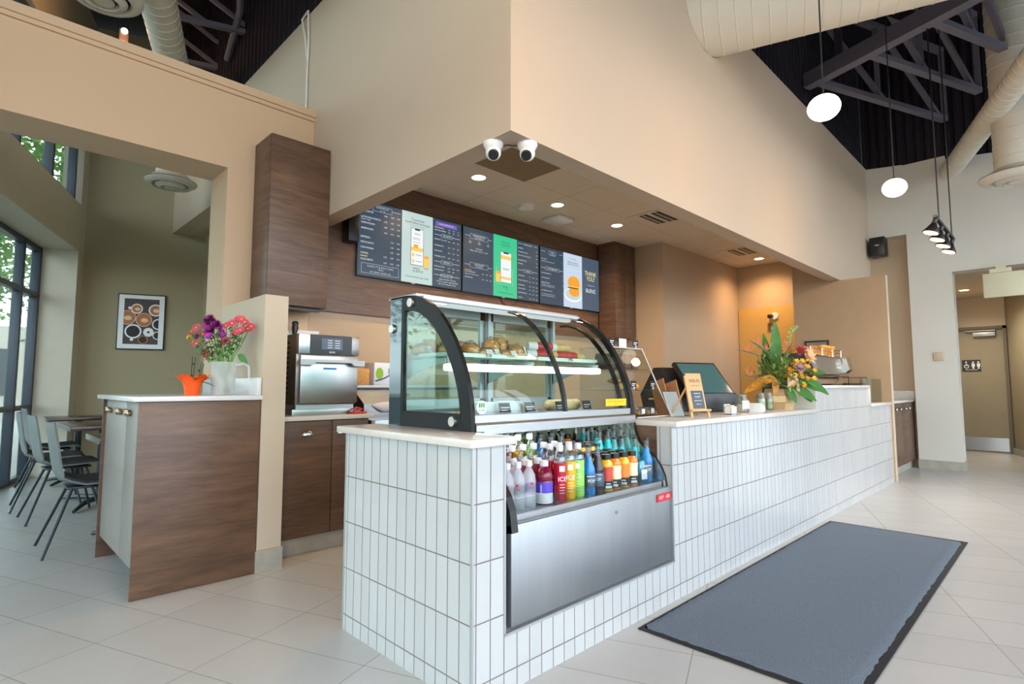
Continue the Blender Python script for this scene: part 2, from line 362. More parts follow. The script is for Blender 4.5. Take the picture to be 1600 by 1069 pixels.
b = B(); b.box(XF + .25, 12.5, -1.5, 2.2, 2.65, 2.7); struct('ceiling_corridor', b, paint)
root = bpy.data.objects.new('door_1', None); C.objects.link(root); root['kind'] = 'structure'
b = B(); b.box(12.33, 12.37, 0.76, 1.60, 0.002, 2.08); link('door_leaf', b, pm('door_paint', '958b74', 0.6), root)
b = B(); b.box(12.28, 12.40, 0.72, 0.765, 0, 2.13); b.box(12.28, 12.40, 1.60, 1.64, 0, 2.13); b.box(12.28, 12.40, 0.72, 1.64, 2.08, 2.13); link('door_frame', b, pm('frame_paint', '6a6152', 0.6), root)
b = B(); b.box(12.322, 12.332, 0.78, 1.58, 0.03, 0.25); link('kick_plate', b, steel, root)
b = B(); b.box(12.26, 12.33, 0.86, 1.15, 1.96, 2.03, bev=.006); b.box(12.27, 12.31, 0.86, 1.25, 2.05, 2.065); link('door_closer', b, alu, root)
# kitchen end door (yellow light painted into its colour) : flush panel in the end wall
root = bpy.data.objects.new('door_2', None); C.objects.link(root); root['kind'] = 'structure'
b = B(); b.box(8.535, 8.552, 2.62, 3.60, 0, 2.305); link('door_leaf', b, pm('yellow_lit_door', 'c9a25c', 0.7), root)
# --- perimeter behind the viewer: glazed front of the cafe
b = B()
for x in (-4.4, -1.5, 1.5, 4.5, 7.5, 10.5, 13.6): b.box(x - .12, x + .12, -5.2, -4.95, 0, 6)
b.box(-4.6, 14, -5.2, -4.95, 4.8, 6.1); b.box(-4.6, 14, -5.2, -4.95, 0, 0.25)
for x in (0, 3, 6, 9, 12): b.box(x - .035, x + .035, -5.12, -5.02, 0.2, 4.9)
b.box(-4.6, 14, -5.12, -5.02, 2.4, 2.47)
struct('wall_front_glazed', b, window_dark)
# --- roof deck and corrugated risers
b = B(); b.add([(-6, -5.3, 6.05), (14, -5.3, 6.05), (14, 11, 6.05), (-6, 11, 6.05), (-6, -5.3, 6.2), (14, -5.3, 6.2), (14, 11, 6.2), (-6, 11, 6.2)], [(3, 2, 1, 0), (4, 5, 6, 7), (0, 1, 5, 4), (1, 2, 6, 5), (2, 3, 7, 6), (3, 0, 4, 7)]); struct('ceiling_deck', b, deck_dark)
def corrug(p0, p1, z0, z1, pitch=0.11, dep=0.025):
    p0 = Vector(p0); p1 = Vector(p1); d = p1 - p0; L = d.length; d.normalize(); nrm = Vector((-d.y, d.x)); bb = B(); pts = []
    n = int(L / pitch)
    for i in range(n):
        for fr, o in ((0, 0), (.35, 0), (.5, 1), (.85, 1)): pts.append(p0 + d * (i + fr) * pitch + nrm * o * dep)
    pts.append(p1)
    vs_ = [(p.x, p.y, z) for z in (0, 1) for p in pts]; m = len(pts)
    zz = lambda p, t: (z0 if not callable(z0) else z0(p)) if t == 0 else z1
    vs_ = [(p.x, p.y, zz(p, t)) for t in (0, 1) for p in pts]
    bb.add(vs_, [(i, i + 1, m + i + 1, m + i) for i in range(m - 1)]); return bb
b = corrug((1.97, 2.03), (9.50, 2.03), 4.34, 6.06); struct('wall_riser_counter_side', b, deck_dark)
b = corrug((1.99, 2.03), (1.99, 8.8), 4.34, 6.06); struct('wall_riser_dining_side', b, deck_dark)
b = corrug((XF + .06, 2.03), (XF + .06, -5), lambda p: 4.34 - (1.98 - p.y) * .125, 6.06); struct('wall_riser_far', b, deck_dark)
# ================================================================ COUNTER
def boxm(bb, x0, x1, y0, y1, z0, z1, my, mxx, mz=0):
    vs_ = [(x, y, z) for z in (z0, z1) for y in (y0, y1) for x in (x0, x1)]
    bb.add(vs_, [(0, 2, 3, 1), (4, 5, 7, 6)], mz); bb.add(vs_, [(0, 1, 5, 4), (2, 6, 7, 3)], my); bb.add(vs_, [(0, 4, 6, 2), (1, 3, 7, 5)], mxx)
YC = 1.519
ctr = thing('service_counter', 'long white-tiled service counter with recess for the pastry case', 'counter', (4.5, 1.9, 0))
mats = [wall_tile_y, wall_tile_x, wood, white_paint]
b = B(); boxm(b, 1.302, 1.467, YC, 2.434, 0, .90, 0, 1, 3); part('tiled_end_block', b, mats, ctr)
b = B(); boxm(b, 1.467, 2.695, YC, 2.434, 0, .205, 0, 1, 1); part('tiled_plinth', b, mats, ctr)
b = B(); boxm(b, 2.695, 7.78, YC, 1.605, 0, .90, 0, 1, 3); part('tiled_front', b, mats, ctr)
b = B(); boxm(b, 2.70, 7.78, 1.605, 2.30, 0, .90, 2, 2, 2); part('carcass', b, mats, ctr)
b = B(); boxm(b, 5.08, 6.80, YC, 1.70, .90, 1.10, 0, 3, 3); part('raised_screen', b, mats, ctr)
b = B(); b.box(5.065, 6.83, 1.505, 1.715, 1.10, 1.125, bev=.003); b.box(6.80, 6.83, 1.505, 1.715, .93, 1.10, bev=.003); part('screen_ledge', b, quartz, ctr)
t = 0.008
for x in (1.302, 1.467 - t, 2.695): part('edge_trim', B().box(x - .002, x + t, YC - .003, YC + .006, .0 if x < 1.4 else .205, .90), alu, ctr)
part('edge_trim', B().box(1.459, 2.703, YC - .003, YC + .006, .198, .208), alu, ctr)
part('edge_trim', B().box(1.299, 1.305, 2.428, 2.437, 0, .90), alu, ctr)
b = B(); b.box(1.268, 1.50, 1.488, 2.47, .90, .93, bev=.003); solo('worktop', b, quartz, 'short pale quartz worktop on the tiled end block left of the pastry case', 'worktop', 'counter worktops')
b = B(); b.box(2.70, 5.08, 1.488, 2.45, .90, .93, bev=.003); b.box(5.08, 7.76, 1.72, 2.45, .90, .93, bev=.003); b.box(6.83, 7.76, 1.50, 1.72, .90, .93, bev=.003)
solo('worktop', b, quartz, 'long pale quartz worktop carrying the till and the flower arrangement', 'worktop', 'counter worktops')
# wing wall at the end of the counter
b = B(); boxm(b, 7.78, 7.875, 1.50, 1.983, 0.0, 2.45, 0, 1, 0); boxm(b, 7.78, 7.875, 2.125, 2.545, 0, 2.97, 0, 1, 0); boxm(b, 7.78, 7.875, 1.983, 2.125, 0, 2.449, 0, 1, 0); struct('wall_wing', b, [paint, pm('wing_tan', 'b39878', .75)])
# small cabinet in the niche beyond
nc = thing('base_cabinet', 'small brown base cabinet with white top in the niche beyond the counter', 'cabinet', (8.7, 1.85, 0))
b = B(); b.box(7.90, 9.46, 1.59, 2.1, .10, .90); part('carcass', b, wood, nc)
b = B(); b.box(7.90, 9.46, 1.62, 2.1, 0, .10); part('plinth', b, stone, nc)
for i, (x0, x1) in enumerate(((7.92, 8.69), (8.70, 9.455))):
    d = part('door', B().box(x0, x1, 1.572, 1.59, .11, .89, bev=.002), wood, nc)
    for xx in ((8.30, 8.55) if i == 0 else (8.86, 9.08)): part('knob', B().ball((xx, 1.56, .82), .017), chrome, d)
b = B(); b.box(7.885, 9.49, 1.555, 2.12, .90, .93, bev=.003); part('worktop', b, quartz, nc)
b = B(); b.box(9.47, 9.495, 1.56, 2.12, .93, 1.05, bev=.003); part('backsplash', b, quartz, nc)
# ================================================================ LEFT BAR CABINET
wood_g = wood_mat('grey_lit_wood', '5a4a40', '8a7565')
bar = thing('bar_cabinet', 'brown wood-panelled waste and condiment cabinet with white top', 'cabinet', (0.98, 4.0, 0))
b = B(); b.box(.665, 1.292, 3.50, 3.52, 0, 1.035, bev=.001); part('front_panel', b, wood, bar)
b = B(); b.box(.70, 1.292, 3.52, 4.55, .135, 1.035); part('carcass', b, black_soft, bar)
b = B(); b.box(.665, 1.292, 4.55, 4.57, 0, 1.035); part('end_panel', b, wood, bar)
b = B(); b.box(.78, .80, 3.52, 4.55, 0, .135); part('toe_kick', b, black_soft, bar)
lam = pm('grey_laminate', '8f8880', 0.38, var=0.06, vscale=5, stretch=(1, 1, 5))
pull = pm('pull_brass', 'b8a48c', 0.25, 1.0)
def cup_pull(mb, y, z, x):
    for k in range(2): mb.ball((x - .012, y - .018 + .036 * k, z), .016, .02, .02, 10, 6)
    mb.tube([(x, y - .03, z - .005), (x - .02, y - .02, z + .012), (x - .024, y, z + .016), (x - .02, y + .02, z + .012), (x, y + .03, z - .005)], .010, 8)
for y0, y1, hy in ((3.522, 3.90, 3.80), (3.908, 4.545, 4.06)):
    d = part('door', B().box(.682, .70, y0, y1, .14, 1.03, bev=.002), lam, bar)
    for yy in ((hy,) if y1 < 4 else (hy, 4.38)):
        hb = B(); cup_pull(hb, yy, .965, .68); part('handle', hb, pull, d)
b = B(); b.box(.635, 1.296, 3.475, 4.60, 1.035, 1.062, bev=.003); part('worktop', b, pm('white_top', 'dcdcdc', 0.2), bar)
b = B(); b.box(1.272, 1.296, 3.50, 4.58, 1.062, 1.17, bev=.003); part('upstand', b, MATS['white_top'], bar)
# ================================================================ BACK COUNTER UNDER THE OVEN
bc = thing('base_cabinet', 'brown base cabinet with cup pulls carrying the steel oven', 'cabinet', (1.8, 4.0, 0))
b = B(); b.box(1.465, 2.14, 3.68, 4.30, .11, .885); part('carcass', b, wood, bc)
b = B(); b.box(1.455, 2.14, 3.70, 4.30, 0, .11); part('plinth', b, stone, bc)
def bin_pull(mb, x, z, y):
    pts = []
    for i in range(7):
        a = PI * i / 6
        for k in range(5):
            e = (PI / 2) * k / 4
            pts.append((x - .045 * math.cos(a), y - .026 * math.sin(e) * math.sin(a) - .001, z - .012 + .034 * math.sin(a) * math.cos(e) ** .6))
    fs = [(i * 5 + k, i * 5 + k + 1, (i + 1) * 5 + k + 1, (i + 1) * 5 + k) for i in range(6) for k in range(4)]
    mb.add(pts, fs, 0, True); mb.box(x - .047, x + .047, y - .004, y, z - .014, z - .008)
for x0, x1, hx in ((1.468, 1.845, 1.665), (1.850, 2.13, 1.93)):
    d = part('door', B().box(x0, x1, 3.66, 3.68, .115, .88, bev=.002), wood, bc)
    hb = B(); bin_pull(hb, hx, .80, 3.66); part('handle', hb, chrome, d)
b = B(); b.box(1.447, 2.165, 3.64, 4.31, .885, .915, bev=.003); part('worktop', b, quartz, bc)
# ================================================================ HANGING CABINETS, MENU PANEL
b = B(); b.box(1.49, 1.945, 4.015, 4.32, 1.71, 2.965, bev=.002)
hc = thing('wall_cabinet', 'tall brown wood wall cabinet hung beside the bulkhead over the oven', 'cabinet', (1.72, 4.15, 1.71), 0, 'brown wall cabinets')
part('carcass', b, wood, hc)
part('door', B().box(1.492, 1.943, 3.997, 4.014, 1.712, 2.963, bev=.0015), wood, hc)
part('light_strip', B().box(1.60, 1.93, 4.05, 4.12, 1.69, 1.709), black, hc)
hc = thing('wall_cabinet', 'brown wood wall cabinet right of the menu screens', 'cabinet', (6.05, 4.15, 1.73), 0, 'brown wall cabinets')
part('carcass', B().box(5.815, 6.27, 4.03, 4.27, 1.73, 2.968), wood, hc)
for x0, x1 in ((5.815, 6.04), (6.044, 6.27)): part('door', B().box(x0, x1, 4.012, 4.03, 1.732, 2.966, bev=.0015), wood, hc)
solo('wood_cladding', B().prism([(1.95, 1.735), (5.81, 1.735), (5.81, 2.968), (2.105, 2.968), (2.105, 2.448), (1.95, 2.448)], 'y', 4.285, 4.318), wood, 'dark wood wall panel behind the three menu screens', 'wall panel')
# ================================================================ MENU SCREENS
navy = emit('screen_navy', '2f4558', 1.0); pale = emit('screen_pale', 'bcd2cf', 1.0); green = emit('screen_green', '35c48d', 1.0)
wht = emit('screen_white', 'e8eef0', 1.0); yel = emit('screen_yellow', 'f0c860', 1.0); pur = emit('screen_purple', '7a5bb8', 1.0); ink = emit('screen_ink', '2a3640', 1.0)
lil = emit('screen_lilac', 'c2d2e6', 1.0); egg = emit('screen_egg', 'f0a02c', 1.0); gry = emit('screen_grey', '46586a', 1.0); mint = emit('screen_mint', '58d8a8', 1.0); thk = emit('screen_thank', 'e8e2a4', 1.0)
SM = [navy, pale, green, wht, yel, pur, ink, lil, egg, gry, mint, thk]
YS = 4.262
class Scr:
    """display face: s in 0..1 across, t in 0..1 up; layers go towards the viewer"""
    def __init__(s, x0, x1, z0, z1, y): s.x0, s.x1, s.z0, s.z1, s.y = x0, x1, z0, z1, y; s.b = B(); s.W = x1 - x0; s.H = z1 - z0
    def r(s, a, b_, c, d, m, l=1):
        y = s.y - .0006 * l; X = lambda a: s.x0 + a * s.W; Z = lambda a: s.z0 + a * s.H
        s.b.add([(X(a), y, Z(c)), (X(b_), y, Z(c)), (X(b_), y, Z(d)), (X(a), y, Z(d))], [(0, 1, 2, 3)], m)
    def o(s, a, b_, c, d, m, l=2, w_=.0016):
        e = w_ / s.W; f = w_ / s.H
        s.r(a, b_, c, c + f, m, l); s.r(a, b_, d - f, d, m, l); s.r(a, a + e, c, d, m, l); s.r(b_ - e, b_, c, d, m, l)
    def t(s, txt, a, c, size, m=3, al='LEFT', l=3, sx=1.0):
        s.b.text(txt, (s.x0 + a * s.W, s.y - .0006 * l, s.z0 + c * s.H), (1, 0, 0), (0, 0, 1), size, m, al, sx)
    def disc(s, a, c, rx, rz, m, l=2, n=18):
        X = s.x0 + a * s.W; Z = s.z0 + c * s.H; y = s.y - .0006 * l
        s.b.add([(X + rx * math.cos(2 * PI * k / n), y, Z + rz * math.sin(2 * PI * k / n)) for k in range(n)], [tuple(range(n))], m)
def screen(x0, x1, label):
    t = thing('menu_screen', label, 'screen', ((x0 + x1) / 2, 4.28, 2.07), 0, 'menu screens over the back wall')
    part('bezel', B().box(x0, x1, YS, 4.2845, 2.065, 2.752, bev=.003), black, t)
    part('brand_mark', B().box((x0 + x1) / 2 - .02, (x0 + x1) / 2 + .02, YS - .002, YS - .0005, 2.068, 2.073), white_plastic, t)
    return t, Scr(x0 + .008, x1 - .008, 2.077, 2.744, YS - .0008)
P_ = lambda s, row, cols, z, size=.019: [s.t(tx, c, z, size, 3, 'CENTER') for tx, c in zip(row.split(), cols) if tx != '-']
t1, s = screen(2.335, 3.495, 'left menu screen with espresso list beside a pale app advert')
s.r(0, 1, 0, 1, 0, 0); s.r(.385, .69, 0, 1, 1)
s.o(.12, .29, .885, .965, 3); s.r(0, .12, .925, .929, 3, 2); s.r(.29, .37, .925, .929, 3, 2); s.t('E S P R E S S O', .205, .94, .02, 3, 'CENTER'); s.t('hot · iced', .205, .905, .014, 3, 'CENTER')
rows = [('CAFE LATTE', '4.80 5.30 5.95', .855), ('LATTE MACCHIATO', '5.45 5.95 6.45', .775), ('CAPPUCCINO', '4.80 5.30 5.95', .70), ('AMERICANO', '3.65 4.10 4.50', .625), ('ESPRESSO', '- 3.25 3.55', .51), ('MACCHIATO', '- 3.45 3.85', .44), ('CON PANNA', '- 3.45 3.85', .37), ('COFFEE', '2.75 2.95 3.75', .295), ('COLD BREW', '4.70 4.95 5.25', .215)]
for n_, p_, z in rows: s.t(n_, .02, z, .0215); P_(s, p_, (.235, .295, .352), z - .01)
s.t('Caramel · Maple', .02, .745, .014); s.r(.02, .08, .252, .262, 4, 2)
s.o(.03, .36, .035, .165, 3); s.t('M A K E  I T  D A I R Y  F R E E', .195, .13, .02, 3, 'CENTER'); s.t('+ $1.10', .195, .098, .018, 3, 'CENTER'); s.t('oat · almond · coconut · soy', .195, .062, .018, 3, 'CENTER')
s.t('Customize', .54, .90, .034, 6, 'CENTER'); s.t('handcrafted beverages', .54, .855, .031, 6, 'CENTER'); s.t('Pick up in store or order ahead', .54, .815, .013, 6, 'CENTER')
def phone(s, a0, a1, c0, c1, qr=False):
    s.r(a0 - .004, a1 + .004, c0 - .007, c1 + .007, 6, 2); s.r(a0, a1, c0, c1, 3, 3); s.r(a0 + .035, a1 - .035, c1 - .022, c1, 6, 4)
phone(s, .475, .595, .26, .775); s.t('BLENZ', .535, .70, .02, 6, 'CENTER', 5); s.r(.475, .595, .455, .51, 4, 4); s.r(.50, .545, .50, .55, 8, 4)
for z in (.40, .31): s.disc(.495, z, .014, .018, 4, 5); s.r(.52, .58, z, z + .006, 6, 5)
for z in (.62, .64, .58): s.r(.49, .56, z, z + .004, 6, 5)
s.r(.60, .655, .24, .40, 4, 3); s.r(.605, .65, .375, .41, 8, 4)
for k in range(5): s.r(.605 + .01 * k, .608 + .01 * k, .215, .24, 6, 4)
s.t('PERKS', .53, .205, .028, 6, 'CENTER'); s.t('by BLENZ', .545, .17, .028, 6, 'CENTER'); s.t('Download the app today', .54, .085, .026, 6, 'CENTER')
s.r(.72, .95, .90, .965, 5, 2); s.t('Loose Leaf Iced Tea', .835, .935, .022, 3, 'CENTER')
def rows2(s, L, cols, x):
    for n_, p_, z in L: s.t(n_, x, z, .0165 if len(n_) < 17 else .0145); P_(s, p_, cols, z - .006, .0155)
rows2(s, [('PEKOE (BLACK)', '5.45 5.95 7.15', .875), ('MATCHA (GREEN)', '5.45 5.95 7.15', .835), ('BREAKFAST TEA LATTE', '4.35 4.85 5.35', .70), ('LONDON FOG', '4.75 5.15 5.65', .61), ('CHAI LATTE', '4.95 5.45 5.95', .53), ('TURMERIC LATTE', '5.75 6.15 6.55', .45), ('MATCHA LATTE', '5.45 5.95 6.45', .30), ('MATCHA SHOT', '5.75 6.45 -', .25)], (.865, .915, .965), .71)
for z, tx in ((.765, 'TEA LATTE'), (.37, 'MATCHA'), (.175, 'LOOSE LEAF TEA')): s.o(.78, .90, z - .025, z + .025, 3); s.t(tx, .84, z, .02, 3, 'CENTER'); s.r(.71, .78, z, z + .004, 3, 2); s.r(.90, .985, z, z + .004, 3, 2)
for z, tx in ((.12, 'Signature Breakfast · Earl Grey'), (.085, 'Green Tea · Jasmine · English Breakfast'), (.05, 'add a shot of espresso or flavour')): s.t(tx, .85, z, .0165, 3, 'CENTER')
part('display', s.b, SM, t1)
t2, s = screen(3.507, 4.650, 'middle menu screen with a green app advert between dark price lists')
s.r(0, 1, 0, 1, 0, 0); s.r(.37, .685, 0, 1, 2)
for k in range(9): s.r(.38 + .03 * k, .39 + .03 * k, .2, .24 + .05 * (k * 5 % 7), 10, 1.5)
for z, tx, t_ in ((.87, 'POWER ICED TEA', 'green tea lemonade'), (.42, 'CHOCOLATE', 'dark milk white')): s.o(.08, .30, z - .035, z + .04, 3); s.t(tx, .19, z + .014, .021, 3, 'CENTER'); s.t(t_, .19, z - .015, .015, 3, 'CENTER'); s.r(.02, .08, z, z + .004, 3, 2); s.r(.30, .35, z, z + .004, 3, 2)
P_(s, 'sm med lg', (.08, .19, .30), .80, .014); P_(s, '4.95 5.45 5.95', (.08, .19, .30), .77, .02)
s.t('FLAVOURS', .19, .685, .018, 3, 'CENTER'); s.t('Mango · Peach · Strawberry · Lychee', .19, .65, .0165, 3, 'CENTER')
s.r(.02, .10, .335, .343, 8, 2); rows2(s, [('HOT CHOCOLATE', '5.25 5.75 6.25', .31), ('CAFE MOCHA', '5.75 6.25 6.75', .225)], (.235, .285, .335), .02); s.t('Single Origin Colombian Chocolate', .02, .275, .013)
s.t('Earn points', .53, .90, .027, 6, 'CENTER'); s.t('on purchases!', .53, .855, .027, 6, 'CENTER'); s.t('scan the code in the app', .53, .815, .012, 6, 'CENTER')
phone(s, .465, .605, .24, .735); s.r(.465, .605, .62, .68, 4, 4); s.r(.465, .605, .29, .33, 4, 4); s.r(.40, .46, .235, .40, 4, 3); s.r(.405, .455, .37, .41, 8, 4); s.t('BLENZ', .535, .46, .03, 6, 'CENTER', 5)
s.t('Perks', .53, .165, .034, 6, 'CENTER'); s.t('by BLENZ', .545, .13, .014, 6, 'CENTER'); s.t('Download the app today', .53, .065, .022, 6, 'CENTER')
s.t('PROTEIN SHAKES', .84, .95, .018, 3, 'CENTER'); s.r(.70, .76, .95, .954, 3, 2); s.r(.93, .98, .95, .954, 3, 2)
rows2(s, [('BLUEBERRY', '- - 7.25', .875), ('STRAWBERRY BANANA', '- - 7.25', .81), ('PEANUT BUTTER CHOCOLATE', '- - 7.55', .75), ('MANGO MATCHA', '- - 7.55', .67), ('PINEAPPLE', '- - 7.55', .61), ('CAPPUCCINO', '5.75 6.25 6.75', .41), ('CARAMEL CAPPUCCINO', '5.95 6.45 6.95', .33), ('MOCHANILLA', '5.95 6.45 6.95', .25), ('MOCHACCINO', '5.95 6.45 6.95', .19), ('CREAM MOCHILLO', '5.75 6.15 6.95', .12), ('NUTELLO', '5.95 6.45 6.95', .04)], (.87, .92, .97), .70)
s.o(.78, .90, .475, .525, 3); s.t('CHILLED', .84, .50, .019, 3, 'CENTER'); s.r(.70, .78, .50, .504, 3, 2); s.r(.90, .98, .50, .504, 3, 2)
part('display', s.b, SM, t2)
t3, s = screen(4.662, 5.808, 'right menu screen ending in a THANK YOU! BLENZ panel')
s.r(0, 1, 0, 1, 0, 0); s.r(.37, .69, 0, 1, 7); s.r(.69, 1, 0, 1, 9)
for z, tx in ((.925, 'TOAST'), (.63, 'ALL DAY BREAKFAST')): s.o(.19 - .06 - (.05 if z < .7 else 0), .19 + .06 + (.05 if z < .7 else 0), z - .028, z + .028, 3); s.t(tx, .19, z, .02, 3, 'CENTER'); s.r(.01, .08, z, z + .004, 3, 2); s.r(.30, .36, z, z + .004, 3, 2)
s.t('on multigrain bread', .19, .88, .014, 3, 'CENTER')
rows2(s, [('AVO + EGG', '- 7', .79), ('BACON & EGG BRIOCHE', '- 7', .54), ('HAM & EGG BRIOCHE', '- 7', .455), ('BREAKFAST WRAP', '- 8', .37), ('AVO BREAKFAST FOCACCIA', '- 8', .23)], (.30, .345), .02)
for z in (.75, .335, .31, .17, .14): s.t('with cheddar, tomato and greens on the side', .02, z, .0125)
s.t('Try our all new', .53, .91, .022, 6, 'CENTER'); s.o(.40, .66, .70, .955, 3); s.t('BACON & EGG', .53, .84, .03, 6, 'CENTER'); s.t('BREAKFAST BRIOCHE', .53, .80, .022, 6, 'CENTER'); s.t('7', .53, .75, .022, 6, 'CENTER')
s.disc(.53, .235, .17, .09, 3, 2); s.disc(.53, .25, .15, .07, 1, 3); s.disc(.56, .42, .105, .12, 4, 4); s.disc(.54, .46, .115, .085, 8, 5); s.disc(.55, .30, .10, .06, 8, 5); s.r(.44, .62, .355, .375, 6, 6); s.r(.46, .63, .385, .40, 4, 6)
s.t('THANK', .845, .70, .082, 11, 'CENTER', sx=.85); s.t('YOU!', .845, .60, .082, 11, 'CENTER', sx=.85); s.t('for supporting your local', .845, .48, .015, 3, 'CENTER'); s.t('BLENZ', .845, .37, .068, 3, 'CENTER')
part('display', s.b, SM, t3)
b = B(); b.tube([(4.05, 4.28, 2.075), (4.08, 4.277, 2.02), (4.16, 4.275, 1.985), (4.22, 4.277, 2.0), (4.34, 4.28, 2.07)], .004, 6); solo('power_cable', b, black, 'thin black cable sagging under the middle menu screen', 'cable')
b = B(); b.box(2.20, 2.30, 4.16, 4.284, 2.33, 2.58, bev=.01); solo('wall_speaker', b, black, 'black box speaker on the wood panel left of the menu screens', 'speaker')
# ================================================================ PASTRY AND DRINKS CASE
X0, X1 = 1.49, 2.70
case = thing('display_case', 'curved-glass pastry case over an open drinks cooler with steel front', 'display case', (2.09, 1.95, .206))
clear = glass_mat('case_glass', 'e4f3ee', refl=0.0, ior=1.4)
darkg = pm('dark_glass', '0e1113', 0.42, spec=.3); backg = pm('teal_reflection_glass', '24424a', 0.06, coat=.6)  # end strip: teal reflection painted into the glass colour
acr = glass_mat('acrylic', 'f2f6f6', refl=0.0, ior=1.25)
outer = [(1.745, .93), (1.748, 1.0), (1.757, 1.07), (1.772, 1.13), (1.798, 1.20), (1.828, 1.26), (1.866, 1.325), (1.912, 1.385), (1.966, 1.443), (2.03, 1.492), (2.10, 1.527), (2.17, 1.548), (2.24, 1.553)]
def inset(pts, d):
    r = []
    for i, p in enumerate(pts):
        a = pts[max(i - 1, 0)]; c = pts[min(i + 1, len(pts) - 1)]
        tx, tz = c[0] - a[0], c[1] - a[1]; L = math.hypot(tx, tz); r.append((p[0] + tz / L * d, p[1] - tx / L * d))
    return r
def ribbon(bb, pts, d, xa, xb, mat=0):
    inn = inset(pts, d); n = len(pts)
    vs_ = [(xa, y, z) for y, z in pts] + [(xa, y, z) for y, z in inn] + [(xb, y, z) for y, z in pts] + [(xb, y, z) for y, z in inn]
    fs = []
    for i in range(n - 1):
        fs += [(i, i + 1, n + i + 1, n + i), (2 * n + i, 3 * n + i, 3 * n + i + 1, 2 * n + i + 1), (i, 2 * n + i, 2 * n + i + 1, i + 1), (n + i, n + i + 1, 3 * n + i + 1, 3 * n + i)]
    fs += [(0, n, 3 * n, 2 * n), (n - 1, 3 * n - 1, 4 * n - 1, 2 * n - 1)]
    bb.add(vs_, fs, mat); return bb
# left end panel: black border round a side window
b = B(); ribbon(b, outer, .072, X0, X0 + .022)
b.box(X0, X0 + .022, 1.816, 2.27, .931, 1.002); b.box(X0, X0 + .022, 2.2405, 2.27, 1.475, 1.553); b.box(X0, X0 + .022, 2.25, 2.27, 1.002, 1.475)
part('end_frame', b, darkg, case)
part('end_strip', B().box(X0, X0 + .012, 2.271, 2.37, .931, 1.553), backg, case)
b = B(); inn = inset(outer, .06); b.prism([(y, z) for y, z in inn[1:]] + [(2.30, 1.49), (2.30, .99)], 'x', X0 + .008, X0 + .011); part('side_glass', b, clear, case)
for y, z in ((2.345, 1.40), (2.19, 1.515), (1.865, .968)): part('glass_bolt', B().cyl((X0 - .012, y, z), (X0 + .002, y, z), .021, .023, 24), brushed('bolt_steel', 'c8c4bc', .35), case)
b = B(); ribbon(b, inset(outer, .004), .02, 2.10, 2.118); part('centre_rib', b, black, case)
b = B(); ribbon(b, outer, .028, X1 - .034, X1); ribbon(b, inset(outer, .055), .012, X1 - .06, X1 - .028); part('right_rib', b, darkg, case)
gp = inset(outer, .006)[1:]
b = B(); n = len(gp); b.add([(x, y, z) for x in (X0 + .022, X1 - .028) for y, z in gp], [(i, i + 1, n + i + 1, n + i) for i in range(n - 1)], 0, True); part('curved_glass', b, clear, case)
b = B(); b.box(X0, X1, 2.15, 2.39, 1.543, 1.558, bev=.003); b.box(X0 + .02, X1 - .02, 2.12, 2.16, 1.528, 1.545); part('top_rail', b, alu, case)
b = B(); b.prism([(1.738, .915), (1.738, .955), (1.75, .965), (1.75, .995), (1.79, .998), (1.79, .915)], 'x', X0 + .022, X1 - .005); part('steel_band', b, steel, case)
# rear: sliding doors and posts
b = B()
for xa, xb in ((1.53, 2.10), (2.12, 2.67)):
    for q in ((xa, xb, 2.34, 2.36, 1.0, 1.05), (xa, xb, 2.34, 2.36, 1.49, 1.54), (xa, xa + .04, 2.34, 2.36, 1.0, 1.54), (xb - .04, xb, 2.34, 2.36, 1.0, 1.54)): b.box(*q)
part('rear_door_frame', b, alu, case)
b = B(); b.box(1.57, 2.06, 2.348, 2.352, 1.05, 1.49); b.box(2.16, 2.63, 2.348, 2.352, 1.05, 1.49); part('rear_door_glass', b, clear, case)
b = B(); b.box(X0 + .03, X1 - .03, 1.79, 2.34, .97, .985); part('lower_deck', b, steel, case)
b = B(); b.box(X0 + .03, X1 - .03, 1.95, 2.31, 1.245, 1.253); part('glass_shelf', b, clear, case)
b = B()
for x in (X0 + .03, 2.095, X1 - .05): b.prism([(2.32, 1.13), (2.32, 1.243), (1.96, 1.243), (1.96, 1.228), (2.12, 1.20)], 'x', x, x + .004); b.box(x, x + .02, 2.31, 2.33, 1.0, 1.53)
part('shelf_bracket', b, alu, case)
tube_m = emit('tube_light', 'f2f8ff', 4.0)
b = B(); b.box(X0 + .06, 2.09, 1.945, 2.02, 1.188, 1.222, bev=.008); b.box(2.12, X1 - .04, 1.945, 2.02, 1.188, 1.222, bev=.008); part('light_tube', b, tube_m, case)
b = B(); b.box(X0 + .05, X1 - .05, 2.16, 2.20, 1.512, 1.53, bev=.005); part('top_light', b, emit('case_top_light', 'f2f8ff', 1.0), case)
# cooler
low = [(1.742, .93), (1.728, .86), (1.706, .81), (1.66, .77), (1.61, .735), (1.575, .69), (1.553, .64), (1.541, .56)]
b = B(); ribbon(b, list(reversed(low)), .028, X1 - .028, X1 - .002); part('right_side_trim', b, black, case)
b = B(); ribbon(b, list(reversed([(y_ - .018, z_) for y_, z_ in low])), .045, 1.505, 1.54); b.prism([(y_ - .016, z_) for y_, z_ in low] + [(1.9, .56), (1.9, .93)], 'x', 1.508, 1.516); part('left_side_panel', b, black, case)
b = B(); b.prism(low + [(2.38, .56), (2.38, .93)], 'x', X1 - .03, X1 - .022); part('right_side_panel', b, pm('mirror_side', 'dfe6e0', .08, .9), case)
b = B(); b.box(1.505, 2.692, 1.527, 1.56, .215, .588, bev=.002); part('front_panel', b, brushed('front_steel', 'a4a8ab', .5, (5, 1, .35)), case)
b = B(); b.box(1.508, 2.692, 1.562, 2.39, .212, .57); part('cooler_body', b, alu, case)
